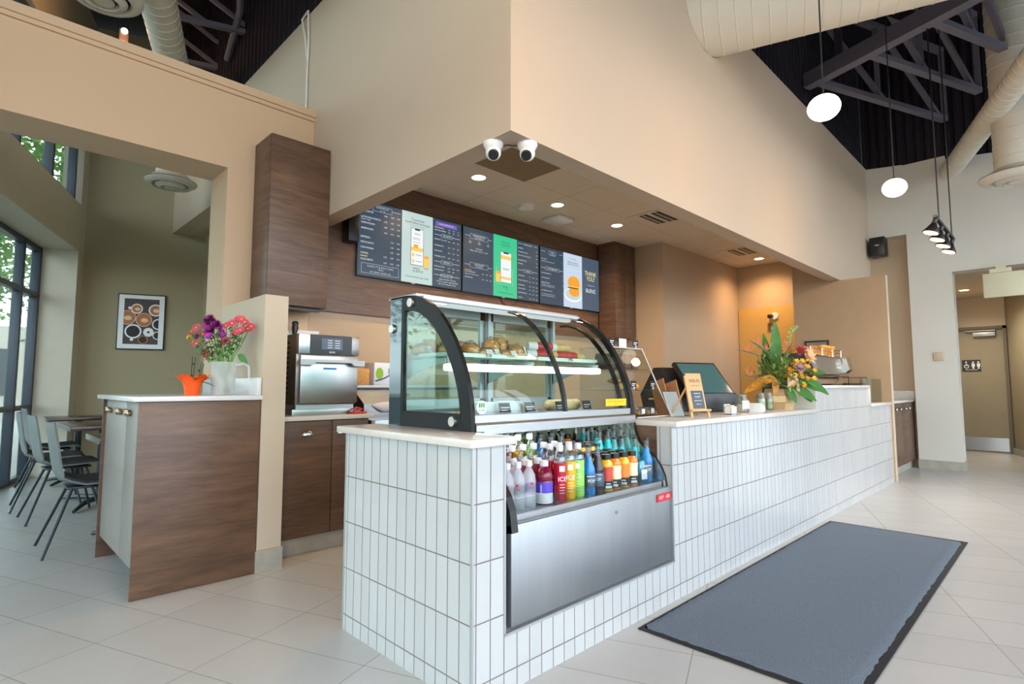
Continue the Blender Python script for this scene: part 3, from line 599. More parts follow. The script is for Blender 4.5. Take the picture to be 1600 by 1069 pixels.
b = B(); b.box(1.495, 2.66, 1.562, 1.80, .575, .615); b.box(1.495, 2.66, 1.80, 2.0, .575, .65); b.box(1.495, 2.66, 2.0, 2.22, .575, .672); part('stepped_deck', b, steel, case)
b = B(); b.box(1.50, 2.66, 2.26, 2.28, .60, .93); part('cooler_back', b, pm('cooler_back', 'd9e6b8', .4), case)
b = B(); b.box(1.52, 2.66, 1.845, 2.34, .905, .93); part('cooler_top', b, steel, case)
b = B(); b.box(1.53, 2.64, 1.80, 1.84, .912, .93, bev=.004); part('cooler_light', b, emit('cooler_tube', 'f6ffe8', 9.0), case)
b = B(); b.box(1.50, 2.665, 1.568, 1.572, .60, .672); b.box(1.50, 2.665, 1.568, 1.587, .597, .602)
for k in range(5): b.box(1.55 + .26 * k, 1.555 + .26 * k, 1.572, 1.583, .602, .655)
part('acrylic_guard', b, acr, case)
b = B(); b.box(2.55, 2.688, 1.5225, 1.526, .525, .563); part('badge', b, pm('badge_red', 'd3222f', .35), case, label='red badge')
b = B(); b.text('KEY · AIR', (2.619, 1.5218, .544), (1, 0, 0), (0, 0, 1), .026); part('badge_text', b, white_plastic, case)
b = B(); b.cyl((2.19, 1.520, .533), (2.19, 1.53, .533), .008, .008, 14); part('lock', b, chrome, case)
b = B(); b.cyl((1.54, 1.738, 1.03), (1.54, 1.7405, 1.03), .028, .028, 28); part('sticker', b, white_plastic, case)
b = B()
for k in range(3): b.box(1.523 + .012 * k, 1.531 + .012 * k, 1.7365, 1.7375, 1.03, 1.048)
b.text('R-290', (1.54, 1.737, 1.017), (1, 0, 0), (0, 0, 1), .013); part('sticker_print', b, pm('sticker_green', '2f9d4a', .5), case)
b = B(); b.box(2.42, 2.61, 1.741, 1.743, 1.012, 1.05); part('warning_label', b, pm('label_yellow', 'f4c80c', .5), case)
b = B(); b.text('CAUTION - KEEP COLD AREA CLOSED', (2.515, 1.7405, 1.036), (1, 0, 0), (0, 0, 1), .008); b.text('Please keep clear', (2.515, 1.7405, 1.022), (1, 0, 0), (0, 0, 1), .007); part('label_text', b, black, case)
# ---------------------------------------------------------------- bottles
def liq(name, col, tr=.12): return pm('liquid_' + name, col, .12, trans=tr, coat=.6, ior=1.33)
clearp = glass_mat('clear_plastic', 'eef4f6', refl=.10, tint=.93)
cap_w = pm('cap_white', 'd4d4dc', .4); cap_k = pm('cap_black', '15161a', .35); paper = pm('label_white', 'eceef0', .5)
RED, ORG, GRN, BLU, YLW = liq('red', 'c41a38'), liq('orange', 'ff8c14'), liq('green', 'a6ee6c'), liq('blue', '1486d8'), liq('yellow', 'ffc014')
PUR, TEAL, DRK = liq('berry', '7c1236'), liq('teal', '22ccd2'), liq('cola', '2e1c1a', .1)
def proto_bottle(kind):
    """returns (list of (part name, builder, materials))"""
    P = []
    if kind in ('water',):
        b = B(); b.lathe([(.029, 0), (.031, .01), (.031, .05), (.029, .055), (.031, .06), (.031, .105), (.027, .135), (.014, .158), (.012, .165), (.012, .172)], seg=18); P.append(('body', b, [pm('water_plastic', 'f0f4fa', .08, trans=.35, alpha=.5, coat=.5)]))
        b = B(); b.lathe([(.0315, .065), (.0315, .10)], seg=18, cap=False); b.v = [p for p in b.v]; P.append(('label', b, [glass_mat('label_film', 'f2f4f8', refl=.02, tint=.85) if 'label_film' not in MATS else MATS['label_film']]))
        b = B(); b.text('eska', (0, -.0325, .085), (1, 0, 0), (0, 0, 1), .016); b.box(-.006, .006, -.0325, -.032, .096, .106); P.append(('print', b, [pm('print_red', 'c8304a', .5)]))
        b = B(); b.lathe([(.0145, .168), (.0145, .19), (.013, .192)], seg=16); P.append(('cap', b, [cap_w]))
    elif kind == 'vitamin':
        b = B(); b.lathe([(.034, 0), (.037, .008), (.037, .095), (.035, .10), (.037, .105), (.036, .125), (.028, .145), (.017, .156), (.016, .165)], seg=20); P.append(('body', b, [PUR]))
        b = B(); b.lathe([(.0376, .006), (.0376, .05)], seg=20, cap=False); P.append(('label', b, [paper]))
        b = B(); b.lathe([(.0378, .05), (.0378, .094)], seg=20, cap=False); P.append(('label_band', b, [pm('label_violet', '5a45c8', .5)]))
        b = B(); b.text('vitamin', (-.008, -.039, .065), (0, 0, 1), (-1, 0, 0), .014); P.append(('print', b, [paper]))
        b = B(); b.lathe([(.019, .160), (.019, .182), (.017, .184)], seg=18); P.append(('cap', b, [cap_w]))
    elif kind.startswith('ice'):
        col = {'r': RED, 'y': YLW, 'g': GRN, 'o': ORG}[kind[-1]]
        b = B(); b.lathe([(.026, 0), (.029, .006), (.029, .165)], seg=18); P.append(('body', b, [col]))
        b = B(); b.lathe([(.029, .165), (.029, .18), (.024, .197), (.013, .21), (.0125, .222)], seg=18); P.append(('shoulder', b, [clearp]))
        b = B(); b.text('ICE', (0, -.0305, .095), (1, 0, 0), (0, 0, 1), .028); b.box(-.012, .012, -.0302, -.0298, .128, .152, M=None)
        for k in range(4): b.box(-.012, .012, -.0305, -.03, .07 - .012 * k, .072 - .012 * k)
        P.append(('print', b, [paper]))
        b = B(); b.lathe([(.0155, .215), (.0155, .238), (.014, .24)], seg=16); P.append(('cap', b, [cap_w]))
    elif kind in ('soda_b', 'soda_d', 'soda_t', 'soda_c'):
        col = {'b': BLU, 'd': DRK, 't': TEAL, 'c': clearp}[kind[-1]]
        b = B(); b.lathe([(.029, 0), (.0305, .006), (.0305, .105), (.028, .122), (.017, .15), (.0145, .172)], seg=18); P.append(('body', b, [col]))
        b = B(); b.lathe([(.0145, .172), (.0125, .21), (.0125, .218)], seg=14); P.append(('neck', b, [clearp]))
        b = B(); b.lathe([(.0312, .03), (.0312, .092)], seg=18, cap=False); P.append(('label', b, [pm('label_silver', '5d6f82', .3, .6)]))
        b = B(); b.text('POP', (0, -.0325, .062), (1, 0, 0), (0, 0, 1), .02); b.box(-.022, .022, -.0326, -.032, .083, .086); P.append(('print', b, [paper]))
        b = B(); b.lathe([(.0145, .216), (.0145, .228), (.0135, .23)], seg=14); P.append(('cap', b, [cap_k]))
    elif kind.startswith('smoothie'):
        col, fr = {'a': (ORG, 'e8f0c0'), 'b': (YLW, 'f0862a'), 'c': (YLW, 'cf4a36')}[kind[-1]]
        b = B(); b.lathe([(.03, 0), (.032, .006), (.032, .05), (.030, .075), (.032, .115), (.031, .128), (.022, .142), (.021, .15)], seg=18); P.append(('body', b, [col]))
        b = B(); b.lathe([(.0325, .006), (.0325, .045)], seg=18, cap=False); P.append(('label', b, [black]))
        b = B(); b.lathe([(.0323, .046), (.0305, .075), (.0324, .112)], seg=18, cap=False); P.append(('label_band', b, [pm('label_fruit' + kind[-1], fr, .5)]))
        b = B(); b.box(-.016, .016, -.0335, -.033, .012, .024); b.box(-.014, .010, -.0335, -.033, .030, .036); P.append(('print', b, [paper]))
        b = B(); b.lathe([(.0235, .146), (.0235, .168), (.0215, .17)], seg=18); P.append(('cap', b, [cap_k]))
    elif kind == 'can':
        b = B(); b.lathe([(.028, 0), (.033, .006), (.033, .105), (.028, .116), (.027, .118)], seg=20); P.append(('body', b, [pm('can_teal', '4f7f92', .3, .7)]))
        b = B(); b.text('COMBO', (0, -.0345, .085), (1, 0, 0), (0, 0, 1), .017); b.box(-.02, .02, -.0345, -.034, .02, .07); P.append(('print', b, [paper]))
    return P
PROT = {}
KN = {'water': ('water_bottle', 'clear water bottle with white cap', 'clear water bottles'), 'vitamin': ('drink_bottle', 'berry-red drink bottle with violet label', 'berry vitamin drinks'),
      'ice_r': ('drink_bottle', 'tall red sparkling drink bottle', 'tall red drinks'), 'ice_y': ('drink_bottle', 'tall yellow sparkling drink bottle', 'tall yellow drinks'), 'ice_g': ('drink_bottle', 'tall green sparkling drink bottle', 'tall green drinks'), 'ice_o': ('drink_bottle', 'tall orange sparkling drink bottle', 'tall orange drinks'),
      'soda_b': ('soda_bottle', 'blue glass soda bottle', 'glass soda bottles'), 'soda_d': ('soda_bottle', 'dark cola glass soda bottle', 'glass soda bottles'), 'soda_t': ('soda_bottle', 'teal glass soda bottle', 'glass soda bottles'), 'soda_c': ('soda_bottle', 'clear glass soda bottle', 'glass soda bottles'),
      'smoothie_a': ('juice_bottle', 'orange smoothie bottle with pale label', 'smoothie bottles'), 'smoothie_b': ('juice_bottle', 'yellow smoothie bottle with orange label', 'smoothie bottles'), 'smoothie_c': ('juice_bottle', 'yellow smoothie bottle with red label', 'smoothie bottles'),
      'can': ('drink_can', 'grey-blue drink can', 'drink cans')}
ORD = ['leftmost', 'second from left', 'third from left', 'fourth from left', 'fifth from left', 'sixth from left', 'seventh from left', 'eighth from left', 'ninth from left', 'tenth from left']
ROWN = {0: 'front row', 1: 'second row', 2: 'third row', 3: 'fourth row', 4: 'back row', 5: 'rearmost row'}
ROWS = [  # y, z, list of (x, kind)
    (1.625, .615, [(1.578, 'water'), (1.64, 'water'), (1.705, 'water'), (1.80, 'vitamin'), (1.905, 'ice_r'), (1.97, 'ice_y'), (2.035, 'ice_g'), (2.115, 'soda_b'), (2.185, 'soda_d'), (2.255, 'smoothie_c'), (2.325, 'smoothie_a'), (2.40, 'smoothie_b'), (2.475, 'smoothie_a'), (2.55, 'can'), (2.622, 'soda_b')]),
    (1.70, .615, [(1.56, 'water'), (1.625, 'water'), (1.69, 'water'), (1.76, 'vitamin'), (1.84, 'vitamin'), (1.925, 'ice_r'), (1.99, 'ice_r'), (2.06, 'ice_g'), (2.13, 'soda_b'), (2.20, 'soda_c'), (2.27, 'smoothie_b'), (2.34, 'smoothie_a'), (2.41, 'smoothie_c'), (2.48, 'smoothie_b'), (2.56, 'can'), (2.63, 'soda_t')]),
    (1.765, .615, [(1.60, 'ice_r'), (1.67, 'ice_r'), (1.745, 'ice_r'), (1.815, 'ice_r'), (1.885, 'ice_o'), (1.955, 'ice_r'), (2.03, 'ice_r'), (2.10, 'soda_b'), (2.17, 'soda_c'), (2.24, 'smoothie_a'), (2.31, 'smoothie_b'), (2.385, 'smoothie_b'), (2.455, 'smoothie_a'), (2.53, 'soda_t'), (2.60, 'soda_t')]),
    (1.845, .65, [(1.70, 'ice_r'), (1.78, 'ice_r'), (1.86, 'ice_y'), (1.94, 'ice_g'), (2.02, 'soda_b'), (2.10, 'soda_c'), (2.18, 'soda_d'), (2.26, 'smoothie_a'), (2.34, 'smoothie_b'), (2.42, 'smoothie_c'), (2.50, 'soda_t'), (2.58, 'soda_t'), (2.635, 'soda_t')]),
    (1.94, .65, [(1.80, 'ice_r'), (1.88, 'ice_o'), (1.96, 'ice_y'), (2.04, 'ice_g'), (2.12, 'soda_b'), (2.20, 'soda_c'), (2.28, 'soda_d'), (2.36, 'smoothie_a'), (2.44, 'smoothie_b'), (2.52, 'soda_d'), (2.60, 'soda_t')]),
    (2.06, .672, [(1.92, 'ice_r'), (2.0, 'ice_r'), (2.08, 'ice_y'), (2.16, 'ice_g'), (2.24, 'soda_b'), (2.32, 'soda_c'), (2.40, 'soda_d'), (2.48, 'smoothie_a'), (2.56, 'soda_d'), (2.63, 'soda_t')])]
for ri, (y, z, L) in enumerate(ROWS):
    for ci, (x, kd) in enumerate(L):
        nm, desc, grp = KN[kd]
        nk = [k for k, q in enumerate(L) if q[1] == kd]; pos = nk.index(ci)
        lab = desc + ', ' + ('' if len(nk) == 1 else ORD[pos] + ' of its kind in the ') + ('in the ' if len(nk) == 1 else '') + ROWN[ri]
        if kd not in PROT:
            t = thing(nm, lab, 'can' if kd == 'can' else 'bottle', (x, y, z), 0, grp)
            for pn, bb, mm in proto_bottle(kd): part(pn, bb, mm, t, True)
            PROT[kd] = t
        else: t = dup(PROT[kd]); t['label'] = lab
        t.location = (x, y, z); t.rotation_euler = (0, 0, random.uniform(-.5, .5) - .55)
# ---------------------------------------------------------------- pastries on the shelf
tray_m = pm('tray_white', 'e8ece8', .35); wrap = glass_mat('cling_film', 'fafafa', refl=.04, rough=.12, tint=.99)
bread = pm('pastry_brown', 'e3a35a', .5, var=.25, vscale=30, bump=.3, bscale=40); bread2 = pm('pastry_light', 'ecc890', .5, var=.2, vscale=30, bump=.3, bscale=40)
def tray(x0, x1, y0, y1, z, label):
    b = B(); b.box(x0 + .01, x1 - .01, y0 + .01, y1 - .01, z, z + .005)
    for q in ((x0, x1, y0, y0 + .01), (x0, x1, y1 - .01, y1), (x0, x0 + .01, y0, y1), (x1 - .01, x1, y0, y1)): b.box(*q, z + .002, z + .02, bev=.003)
    solo('serving_tray', b, tray_m, label, 'tray', 'white pastry trays')
tray(1.54, 1.78, 1.97, 2.30, 1.254, 'white tray under the wrapped pastries at the left shelf end')
tray(1.80, 2.08, 1.97, 2.30, 1.254, 'white tray under the sandwiches left of the centre rib')
tray(2.13, 2.40, 1.97, 2.30, 1.254, 'white tray under the wraps right of the centre rib')
tray(2.42, 2.66, 1.97, 2.30, 1.254, 'white tray at the right shelf end')
def croissant(bb, L=.065, r=.02, n=13):
    pts = []; rr = []
    for i in range(n):
        u = i / (n - 1) * 2 - 1; a = u * 1.1; pts.append((L * math.sin(a), L * .7 * (1 - math.cos(a)), r)); rr.append(r * (1 - .75 * abs(u) ** 1.6) * (1 + .12 * (i % 2)))
    bb.tube(pts, rr, 12)
def mk(name, label, cat, grp, builders):
    t = thing(name, label, cat, (0, 0, 0), 0, grp)
    for pn, bb, mm in builders: part(pn, bb, mm, t, True)
    return t
def wrapped(seed, rx, ry, rz, mat):
    random.seed(seed); b = B(); b.ball((0, 0, rz), rx, ry, rz, 16, 10); b.v = [(x + random.uniform(-.003, .003), y + random.uniform(-.003, .003), max(0, z + random.uniform(-.003, .003))) for x, y, z in b.v]
    w_ = B(); w_.ball((0, 0, rz * 1.08), rx * 1.12, ry * 1.12, rz * 1.1, 12, 8); w_.v = [(x + random.uniform(-.006, .006), y + random.uniform(-.006, .006), max(0, z + random.uniform(-.005, .005))) for x, y, z in w_.v]
    l = B(); l.add([(-.02, -ry * 1.14, rz * .7), (.02, -ry * 1.14, rz * .7), (.018, -ry * .9, rz * 1.75), (-.022, -ry * .9, rz * 1.75)], [(0, 1, 2, 3)])
    return [('bread', b, mat), ('film', w_, wrap), ('label', l, paper)]
s1 = mk('wrapped_sandwich', 's', 'sandwich', 'wrapped sandwiches in the case', wrapped(1, .055, .04, .028, bread))
p1_ = [(1.575, 2.22, .4, 'pale film-wrapped pastry at the back left corner of the shelf', 1, .9), (1.64, 2.24, .9, 'film-wrapped pastry seen through the side window', 1, 1.2), (1.80, 2.20, .3, 'wrapped bun at the back, left of the tall bagels', 1, 1.2), (1.88, 2.21, 1.0, 'wrapped seeded bun behind the glazed pastry', 2, 1.3), (1.79, 2.01, .0, 'flat wrapped flatbread between the two left trays', 1, .6), (1.60, 2.03, .0, 'flat film-wrapped pastry at the far left of the case shelf', 1, .8), (1.66, 2.12, .3, 'film-wrapped croissant mound at the left shelf end', 1, 1.1), (1.72, 2.02, .8, 'low wrapped bun beside the side window', 1, .9), (1.85, 2.03, .2, 'glazed pastry lying low at the front of the left tray', 1, .7), (1.92, 2.10, 1.3, 'wrapped bagel sandwich standing on edge, left of the two tallest', 2, 1.5), (1.99, 2.11, 1.2, 'tallest wrapped sandwich with a white label', 2, 1.7), (2.05, 2.04, .5, 'golden wrapped bun touching the centre rib', 1, 1.1), (1.94, 2.0, .1, 'flat wrapped focaccia at the shelf front edge', 1, .6), (2.06, 2.2, .5, 'wrapped roll at the back near the centre rib', 1, 1.2)]
for i, (x, y, rz, l, st, scz) in enumerate(p1_):
    o = s1 if i == 0 else dup(s1); o['label'] = l; o.location = (x, y, 1.259); o.rotation_euler = (0, 0, rz); o.scale = (1.1 if st == 1 else .85, 1.15, scz * 1.2)
def wrapm(seed, m1, m2):
    b = B(); b.tube([(-.075, 0, .026), (-.02, 0, .026)], [.025, .026], 16); c = B(); c.tube([(-.02, 0, .026), (.065, 0, .026), (.078, 0, .026)], [.026, .026, .02], 16)
    return [('paper_sleeve', b, m1), ('filling_end', c, m2)]
redw = pm('wrap_red', 'c4443c', .45, var=.3, vscale=60); tanw = pm('wrap_tan', 'dcb878', .45, var=.25, vscale=60)
wr = mk('tortilla_wrap', 'r', 'wrap', 'rolled wraps in the case', wrapm(1, paper, redw)); wt = mk('tortilla_wrap', 't', 'wrap', 'rolled wraps in the case', wrapm(2, paper, tanw))
W_ = [(2.20, 2.02, 0, 0, 'red wrap in the lower layer beside the centre rib', wr), (2.28, 2.04, 0, .2, 'tan wrap in the middle of the lower layer', wt), (2.36, 2.02, 0, 0, 'red wrap at the lower front right of the pile', wr), (2.44, 2.04, 0, .1, 'second red wrap of the lower layer, further right', wr), (2.52, 2.05, 0, .1, 'tan wrap at the right end of the lower layer', wt), (2.27, 2.08, .05, .05, 'red wrap with white sleeve on top of the pile', wr), (2.44, 2.09, .05, .1, 'tan wrap on top at the right of the pile', wt)]
used = set()
for x, y, dz, rz, l, src in W_:
    o = src if id(src) not in used else dup(src); used.add(id(src)); o['label'] = l; o.location = (x, y, 1.262 + dz); o.rotation_euler = (0, 0, rz - .4)
# lower deck: boxes, cards and cheesecake slices
card = mk('price_card', 'p', 'price card', 'price cards in the case', [('card', B().box(-.035, .035, -.0015, .0015, 0, .055, M=Matrix.Rotation(-.3, 4, 'X')), black_soft), ('print', B().box(-.028, .028, -.0025, -.0018, .03, .034, M=Matrix.Rotation(-.3, 4, 'X')).box(-.028, .01, -.0025, -.0018, .018, .021, M=Matrix.Rotation(-.3, 4, 'X')), paper)])
for i, (x, y, l) in enumerate([(1.80, 1.86, 'black price card left of the centre rib, lower deck'), (1.97, 1.86, 'black price card just left of the centre rib'), (2.20, 1.86, 'black price card just right of the centre rib'), (2.42, 1.86, 'black price card near the yellow label')]):
    o = card if i == 0 else dup(card); o['label'] = l; o.location = (x, y, .987)
for i, (x, y, l) in enumerate([(1.72, 1.95, 'white cake box on the lower deck, left'), (1.90, 1.95, 'white cake box on the lower deck, centre left')]):
    solo('cake_box', B().box(x - .05, x + .05, y - .05, y + .05, .9855, 1.045, bev=.003), paper, l, 'box', 'cake boxes on the lower deck')
for i, (x, y, l) in enumerate([(2.26, 1.95, 'pale wrapped baguette sandwich, left of the pair'), (2.37, 1.93, 'pale wrapped baguette sandwich, right of the pair')]):
    b = B(); b.tube([(x - .08, y, 1.015), (x - .06, y, 1.018), (x + .06, y + .02, 1.018), (x + .08, y + .02, 1.015)], [.012, .03, .03, .012], 14); solo('baguette_sandwich', b, bread2, l, 'sandwich', 'baguettes on the lower deck')
b = B(); b.tube([(1.56, 1.93, .995), (1.64, 1.95, .995), (1.72, 1.93, .995)], [.012, .018, .012], 10); solo('pastry', b, bread, 'flat brown pastry low in the left end of the case', 'pastry')
# ================================================================ LIGHTS, DUCTS, TRUSSES
lamp_warm = emit('lamp_warm', 'ffdca8', 14.0); globe_m = emit('globe_glow', 'ffe6bf', 7.0)
def add_light(kind, loc, power, col, parent=None, size=0.1, spot=None, blend=.6, rotx=0, name='lamp_light'):
    d = bpy.data.lights.new(name, kind); d.energy = power; d.color = lin(col)[:3]
    if kind == 'SPOT': d.spot_size = spot; d.spot_blend = blend; d.shadow_soft_size = size
    elif kind == 'POINT': d.shadow_soft_size = size
    o = bpy.data.objects.new(name, d); C.objects.link(o); o.location = loc
    if parent: o.parent = parent
    return o
# recessed downlights
dl = thing('downlight', 'x', 'ceiling light', (3.146, 3.605, 2.97), 0, 'recessed downlights in the kitchen ceiling')
b = B(); b.lathe([(.085, -.004), (.085, 0), (.062, 0), (.062, -.006)], seg=28, cap=False); b.lathe([(.085, -.004), (.062, -.006)], seg=28, cap=False); part('trim_ring', b, white_paint, dl, True)
b = B(); b.lathe([(.062, -.003), (.05, -.0035)], seg=24); part('lens', b, lamp_warm, dl, True)
add_light('SPOT', (0, 0, -.03), 72, 'ffd09a', dl, .05, math.radians(150), 1.0)
DLS = [(3.146, 3.605, 'recessed ceiling downlight nearest the bulkhead corner cameras'), (4.214, 3.602, 'recessed ceiling downlight between the smoke detector and the middle vent'), (5.253, 3.591, 'recessed ceiling downlight above the third menu screen'), (8.125, 3.101, 'farthest recessed kitchen downlight, near the yellow-lit door')]
for i, (x, y, l) in enumerate(DLS):
    o = dl if i == 0 else dup(dl); o.location = (x, y, 2.97); o['label'] = l
o = dup(dl); o.location = (11.3, 1.13, 2.65); o['label'] = 'recessed downlight in the corridor ceiling before the restroom door'; o['group'] = 'corridor ceiling lights'
for c_ in o.children:
    if c_.type == 'LIGHT': c_.data = c_.data.copy(); c_.data.color = lin('fff0dc')[:3]; c_.data.energy = 110
# ceiling fittings
b = B(); b.lathe([(.05, -.035), (.075, -.03), (.085, 0)], 4.014, 3.855, 2.97, 24); solo('smoke_detector', b, white_plastic, 'round white smoke detector in the kitchen ceiling', 'smoke detector')
b = B(); b.box(4.45, 4.72, 3.78, 4.04, 2.935, 2.969, bev=.012); solo('ceiling_sensor', b, white_plastic, 'white square access point on the kitchen ceiling near the screens', 'access point')
for x, y, l in ((5.07, 2.93, 'wide double-slot air vent in the kitchen ceiling'), (7.26, 2.93, 'far double-slot air vent near the last kitchen downlight')):
    t = thing('ceiling_vent', l, 'air vent', (x + .25, y + .2, 2.96), 0, 'slot vents in the kitchen ceiling')
    part('frame', B().box(x, x + .5, y, y + .4, 2.962, 2.969), ceil_m, t)
    part('slots', B().box(x + .05, x + .45, y + .04, y + .14, 2.958, 2.963).box(x + .05, x + .45, y + .19, y + .28, 2.958, 2.963), black, t)
    part('louvre', B().box(x + .05, x + .45, y + .08, y + .09, 2.953, 2.96).box(x + .05, x + .45, y + .23, y + .24, 2.953, 2.96), white_paint, t)
b = B(); b.box(2.89, 3.485, 2.78, 3.37, 2.955, 2.968); solo('ceiling_panel', b, pm('panel_olive', '86765a', .8), 'darker square ceiling panel behind the two cameras', 'ceiling panel')
# cameras
for x, y, ax, l in ((1.99, 2.16, 230, 'left white dome security camera under the bulkhead corner'), (2.13, 2.035, 210, 'right white dome security camera under the bulkhead corner')):
    t = thing('security_camera', l, 'camera', (x, y, 2.45), 0, 'cameras at the bulkhead corner')
    b = B(); b.lathe([(.055, 0), (.056, -.012), (.048, -.028), (.04, -.04)], seg=24); part('base', b, white_plastic, t, True)
    b = B(); b.ball((0, 0, -.055), .043, seg=20, ring=12); part('ball', b, white_plastic, t, True)
    a = math.radians(ax); D = Vector((math.cos(a) * .9, math.sin(a) * .9, -.75)).normalized(); c = Vector((0, 0, -.055))
    b = B(); b.cyl(c + D * .03, c + D * .047, .03, .026, 20); part('lens', b, black, t, True)
b = B(); b.tube([(2.0, 2.17, 2.445), (2.04, 2.13, 2.438), (2.055, 2.12, 2.446), (2.08, 2.09, 2.438), (2.12, 2.05, 2.445)], .003, 6); solo('camera_cable', b, black, 'short black cable between the two security cameras', 'cable')
# pendants
def pendant(x, y, z, r, label, pw=15):
    t = thing('pendant_light', label, 'pendant lamp', (x, y, z), 0, 'glowing globe pendants')
    b = B(); b.ball((0, 0, 0), r, r, r * .84, 28, 18); part('globe', b, globe_m, t, True)
    b = B(); b.lathe([(.018, r * .8), (.02, r * .84), (.016, r * .95), (.006, r)], seg=14); part('cap', b, pull, t, True)
    b = B(); b.tube([(0, 0, r * .95), (0, 0, 6.04 - z)], .0045, 6); part('cord', b, black, t, True)
    add_light('POINT', (0, 0, -r * 1.25), pw, 'ffc38a', t, .05)
pendant(3.75, 1.0, 2.867, .094, 'nearer and larger glowing globe pendant on a dark rod')
pendant(5.72, 1.0, 2.857, .094, 'farther glowing globe pendant, lower in the view')
pendant(1.78, 1.0, 2.862, .094, 'globe pendant above the pastry case, nearest the viewer')  # out of view, continues the row; added for warm light on the walls
pendant(-.2, 1.0, 2.862, .094, 'globe pendant behind the viewer', 60)  # out of view, added and made stronger to warm the header wall
# track light
t = thing('track_light', 'black hanging track with four warm spot heads', 'track light', (6.8, .8, 2.7))
part('track', B().box(6.25, 7.40, .785, .815, 2.665, 2.69), black, t)
part('rod', B().cyl((6.50, .80, 2.69), (6.50, .80, 6.04), .006), black, t)
part('rod', B().cyl((7.30, .80, 2.69), (7.30, .80, 6.04), .006), black, t)
for k in range(4):
    x = 6.30 + .345 * k; D = Vector((-.12, .28, -.9)).normalized(); A = Vector((x, .80, 2.66)); 
    b = B(); b.cyl(A, A + D * .05, .02, .02, 14); b.tube([A + D * .04, A + D * .07, A + D * .13, A + D * .135], [.02, .034, .068, .068], 20)
    h = part('spot_head', b, black, t); b = B(); b.cyl(A + D * .1355, A + D * .138, .058, .058, 20)
    lo = add_light('SPOT', A + D * .15 - t.location, 30, 'fff0dc', t, .04, math.radians(110), .8); lo.rotation_euler = D.to_track_quat('-Z', 'Y').to_euler(); part('lens', b, emit('spot_lens%d' % k, 'ffcf9e', 6), h)
# spiral ducts
def seam_duct(bb, p0, p1, r, pitch=.12, cap=True, seg=32, mat=0):
    p0 = Vector(p0); p1 = Vector(p1); d = p1 - p0; L = d.length; n = max(1, int(L / pitch)); d.normalize(); pts = []; rr = []
    pts.append(p0); rr.append(r)
    for i in range(1, n):
        c = p0 + d * (L * i / n)
        for o, e in ((-.006, 0), (-.003, .004), (.003, .004), (.006, 0)): pts.append(c + d * o); rr.append(r + e)
    pts.append(p1); rr.append(r); bb.tube(pts, rr, seg, mat, True, cap)
def duct(p0, p1, r, label, group='white spiral ducts', ax=None, lim=0):
    b = B(); seam_duct(b, p0, p1, r); d = (Vector(p1) - Vector(p0)).normalized()
    if ax is not None: b.v = [tuple(Vector(p) + d * max(0, (lim - p[ax]) / d[ax])) if p[ax] > lim else p for p in b.v]   # end cut flush with the wall
    return solo('air_duct', b, duct_white, label, 'duct', group)
a109 = math.radians(-71)
duct((4.22, 2.10, 4.25), (4.22 + 6.5 * math.cos(a109), 2.10 + 6.5 * math.sin(a109), 4.25), .36, 'large white spiral duct leaving the bulkhead above the globe pendants', ax=1, lim=1.981)
a200 = math.radians(198.5)
duct((9.45, 1.03, 4.03), (9.45 + 7.5 * math.cos(a200), 1.03 + 7.5 * math.sin(a200), 4.03), .115, 'slim white spiral duct entering the far wall', ax=0, lim=9.352)
a250 = math.radians(251)
duct((1.50, 6.9, 4.55), (1.50 + 9 * math.cos(a250), 6.9 + 9 * math.sin(a250), 4.55), .15, 'white spiral duct running over the dining room header')
def diffuser(x, y, z, r, dr, top, label, ducts):
    t = thing('air_diffuser', label, 'air diffuser', (x, y, z), 0, 'round ceiling diffusers')
    b = B(); b.lathe([(r, 0), (r * .97, -.012), (r * .8, -.05 * r / .3), (r * .72, -.052 * r / .3), (r * .66, -.02), (dr, .05), (dr, .09), (r * .9, .015), (r, .006)], seg=36, cap=False); part('outer_cone', b, duct_white, t, True)
    b = B(); b.lathe([(r * .60, -.035), (r * .57, -.05), (r * .40, -.07), (r * .36, -.03), (r * .42, 0)], seg=32, cap=False); part('middle_cone', b, duct_white, t, True)
    b = B(); b.lathe([(r * .28, -.055), (r * .26, -.065), (.01, -.05), (.01, 0), (r * .2, 0)], seg=24, cap=False); b.lathe([(0.001, -.06), (r * .26, -.065)], seg=24, cap=False); part('inner_cone', b, duct_white, t, True)
    b = B(); b.lathe([(r * .65, .005), (.001, .006)], seg=24, cap=False); part('throat', b, black_soft, t, True)
    b = B(); seam_duct(b, (0, 0, .05), (0, 0, top - z), dr, .14); part('duct', b, duct_white, t, True)
diffuser(1.50, 6.9, 3.37, .255, .15, 4.45, 'round white diffuser hanging in the dining room opening', 0)
diffuser(.62, 5.3, 4.26, .27, .2, 6.04, 'round white diffuser cut off at the top left above the header', 0)
diffuser(7.72, .26, 3.31, .34, .2, 6.04, 'round white diffuser on a vertical duct at the right edge', 0)
# trusses
def bar(bb, p0, p1, w_, h):
    p0 = Vector(p0); p1 = Vector(p1); d = (p1 - p0); L = d.length; d.normalize(); sd = d.cross(Vector((0, 0, 1)))
    if sd.length < .1: sd = Vector((1, 0, 0))
    sd.normalize(); u = sd.cross(d).normalized(); vs_ = []
    for c in (p0, p1):
        for a, e in ((-1, -1), (1, -1), (1, 1), (-1, 1)): vs_.append(tuple(c + sd * a * w_ / 2 + u * e * h / 2))
    bb.add(vs_, [(0, 1, 2, 3), (7, 6, 5, 4), (0, 4, 5, 1), (1, 5, 6, 2), (2, 6, 7, 3), (3, 7, 4, 0)])
Dm = Vector((math.cos(math.radians(-108.5)), math.sin(math.radians(-108.5)), 0)); Dc = Vector((math.cos(math.radians(-22)), math.sin(math.radians(-22)), 0))
S = Vector((6.86, 2.0, 4.62))
steel_paint = pm('truss_paint', '6a6672', .5, .2)
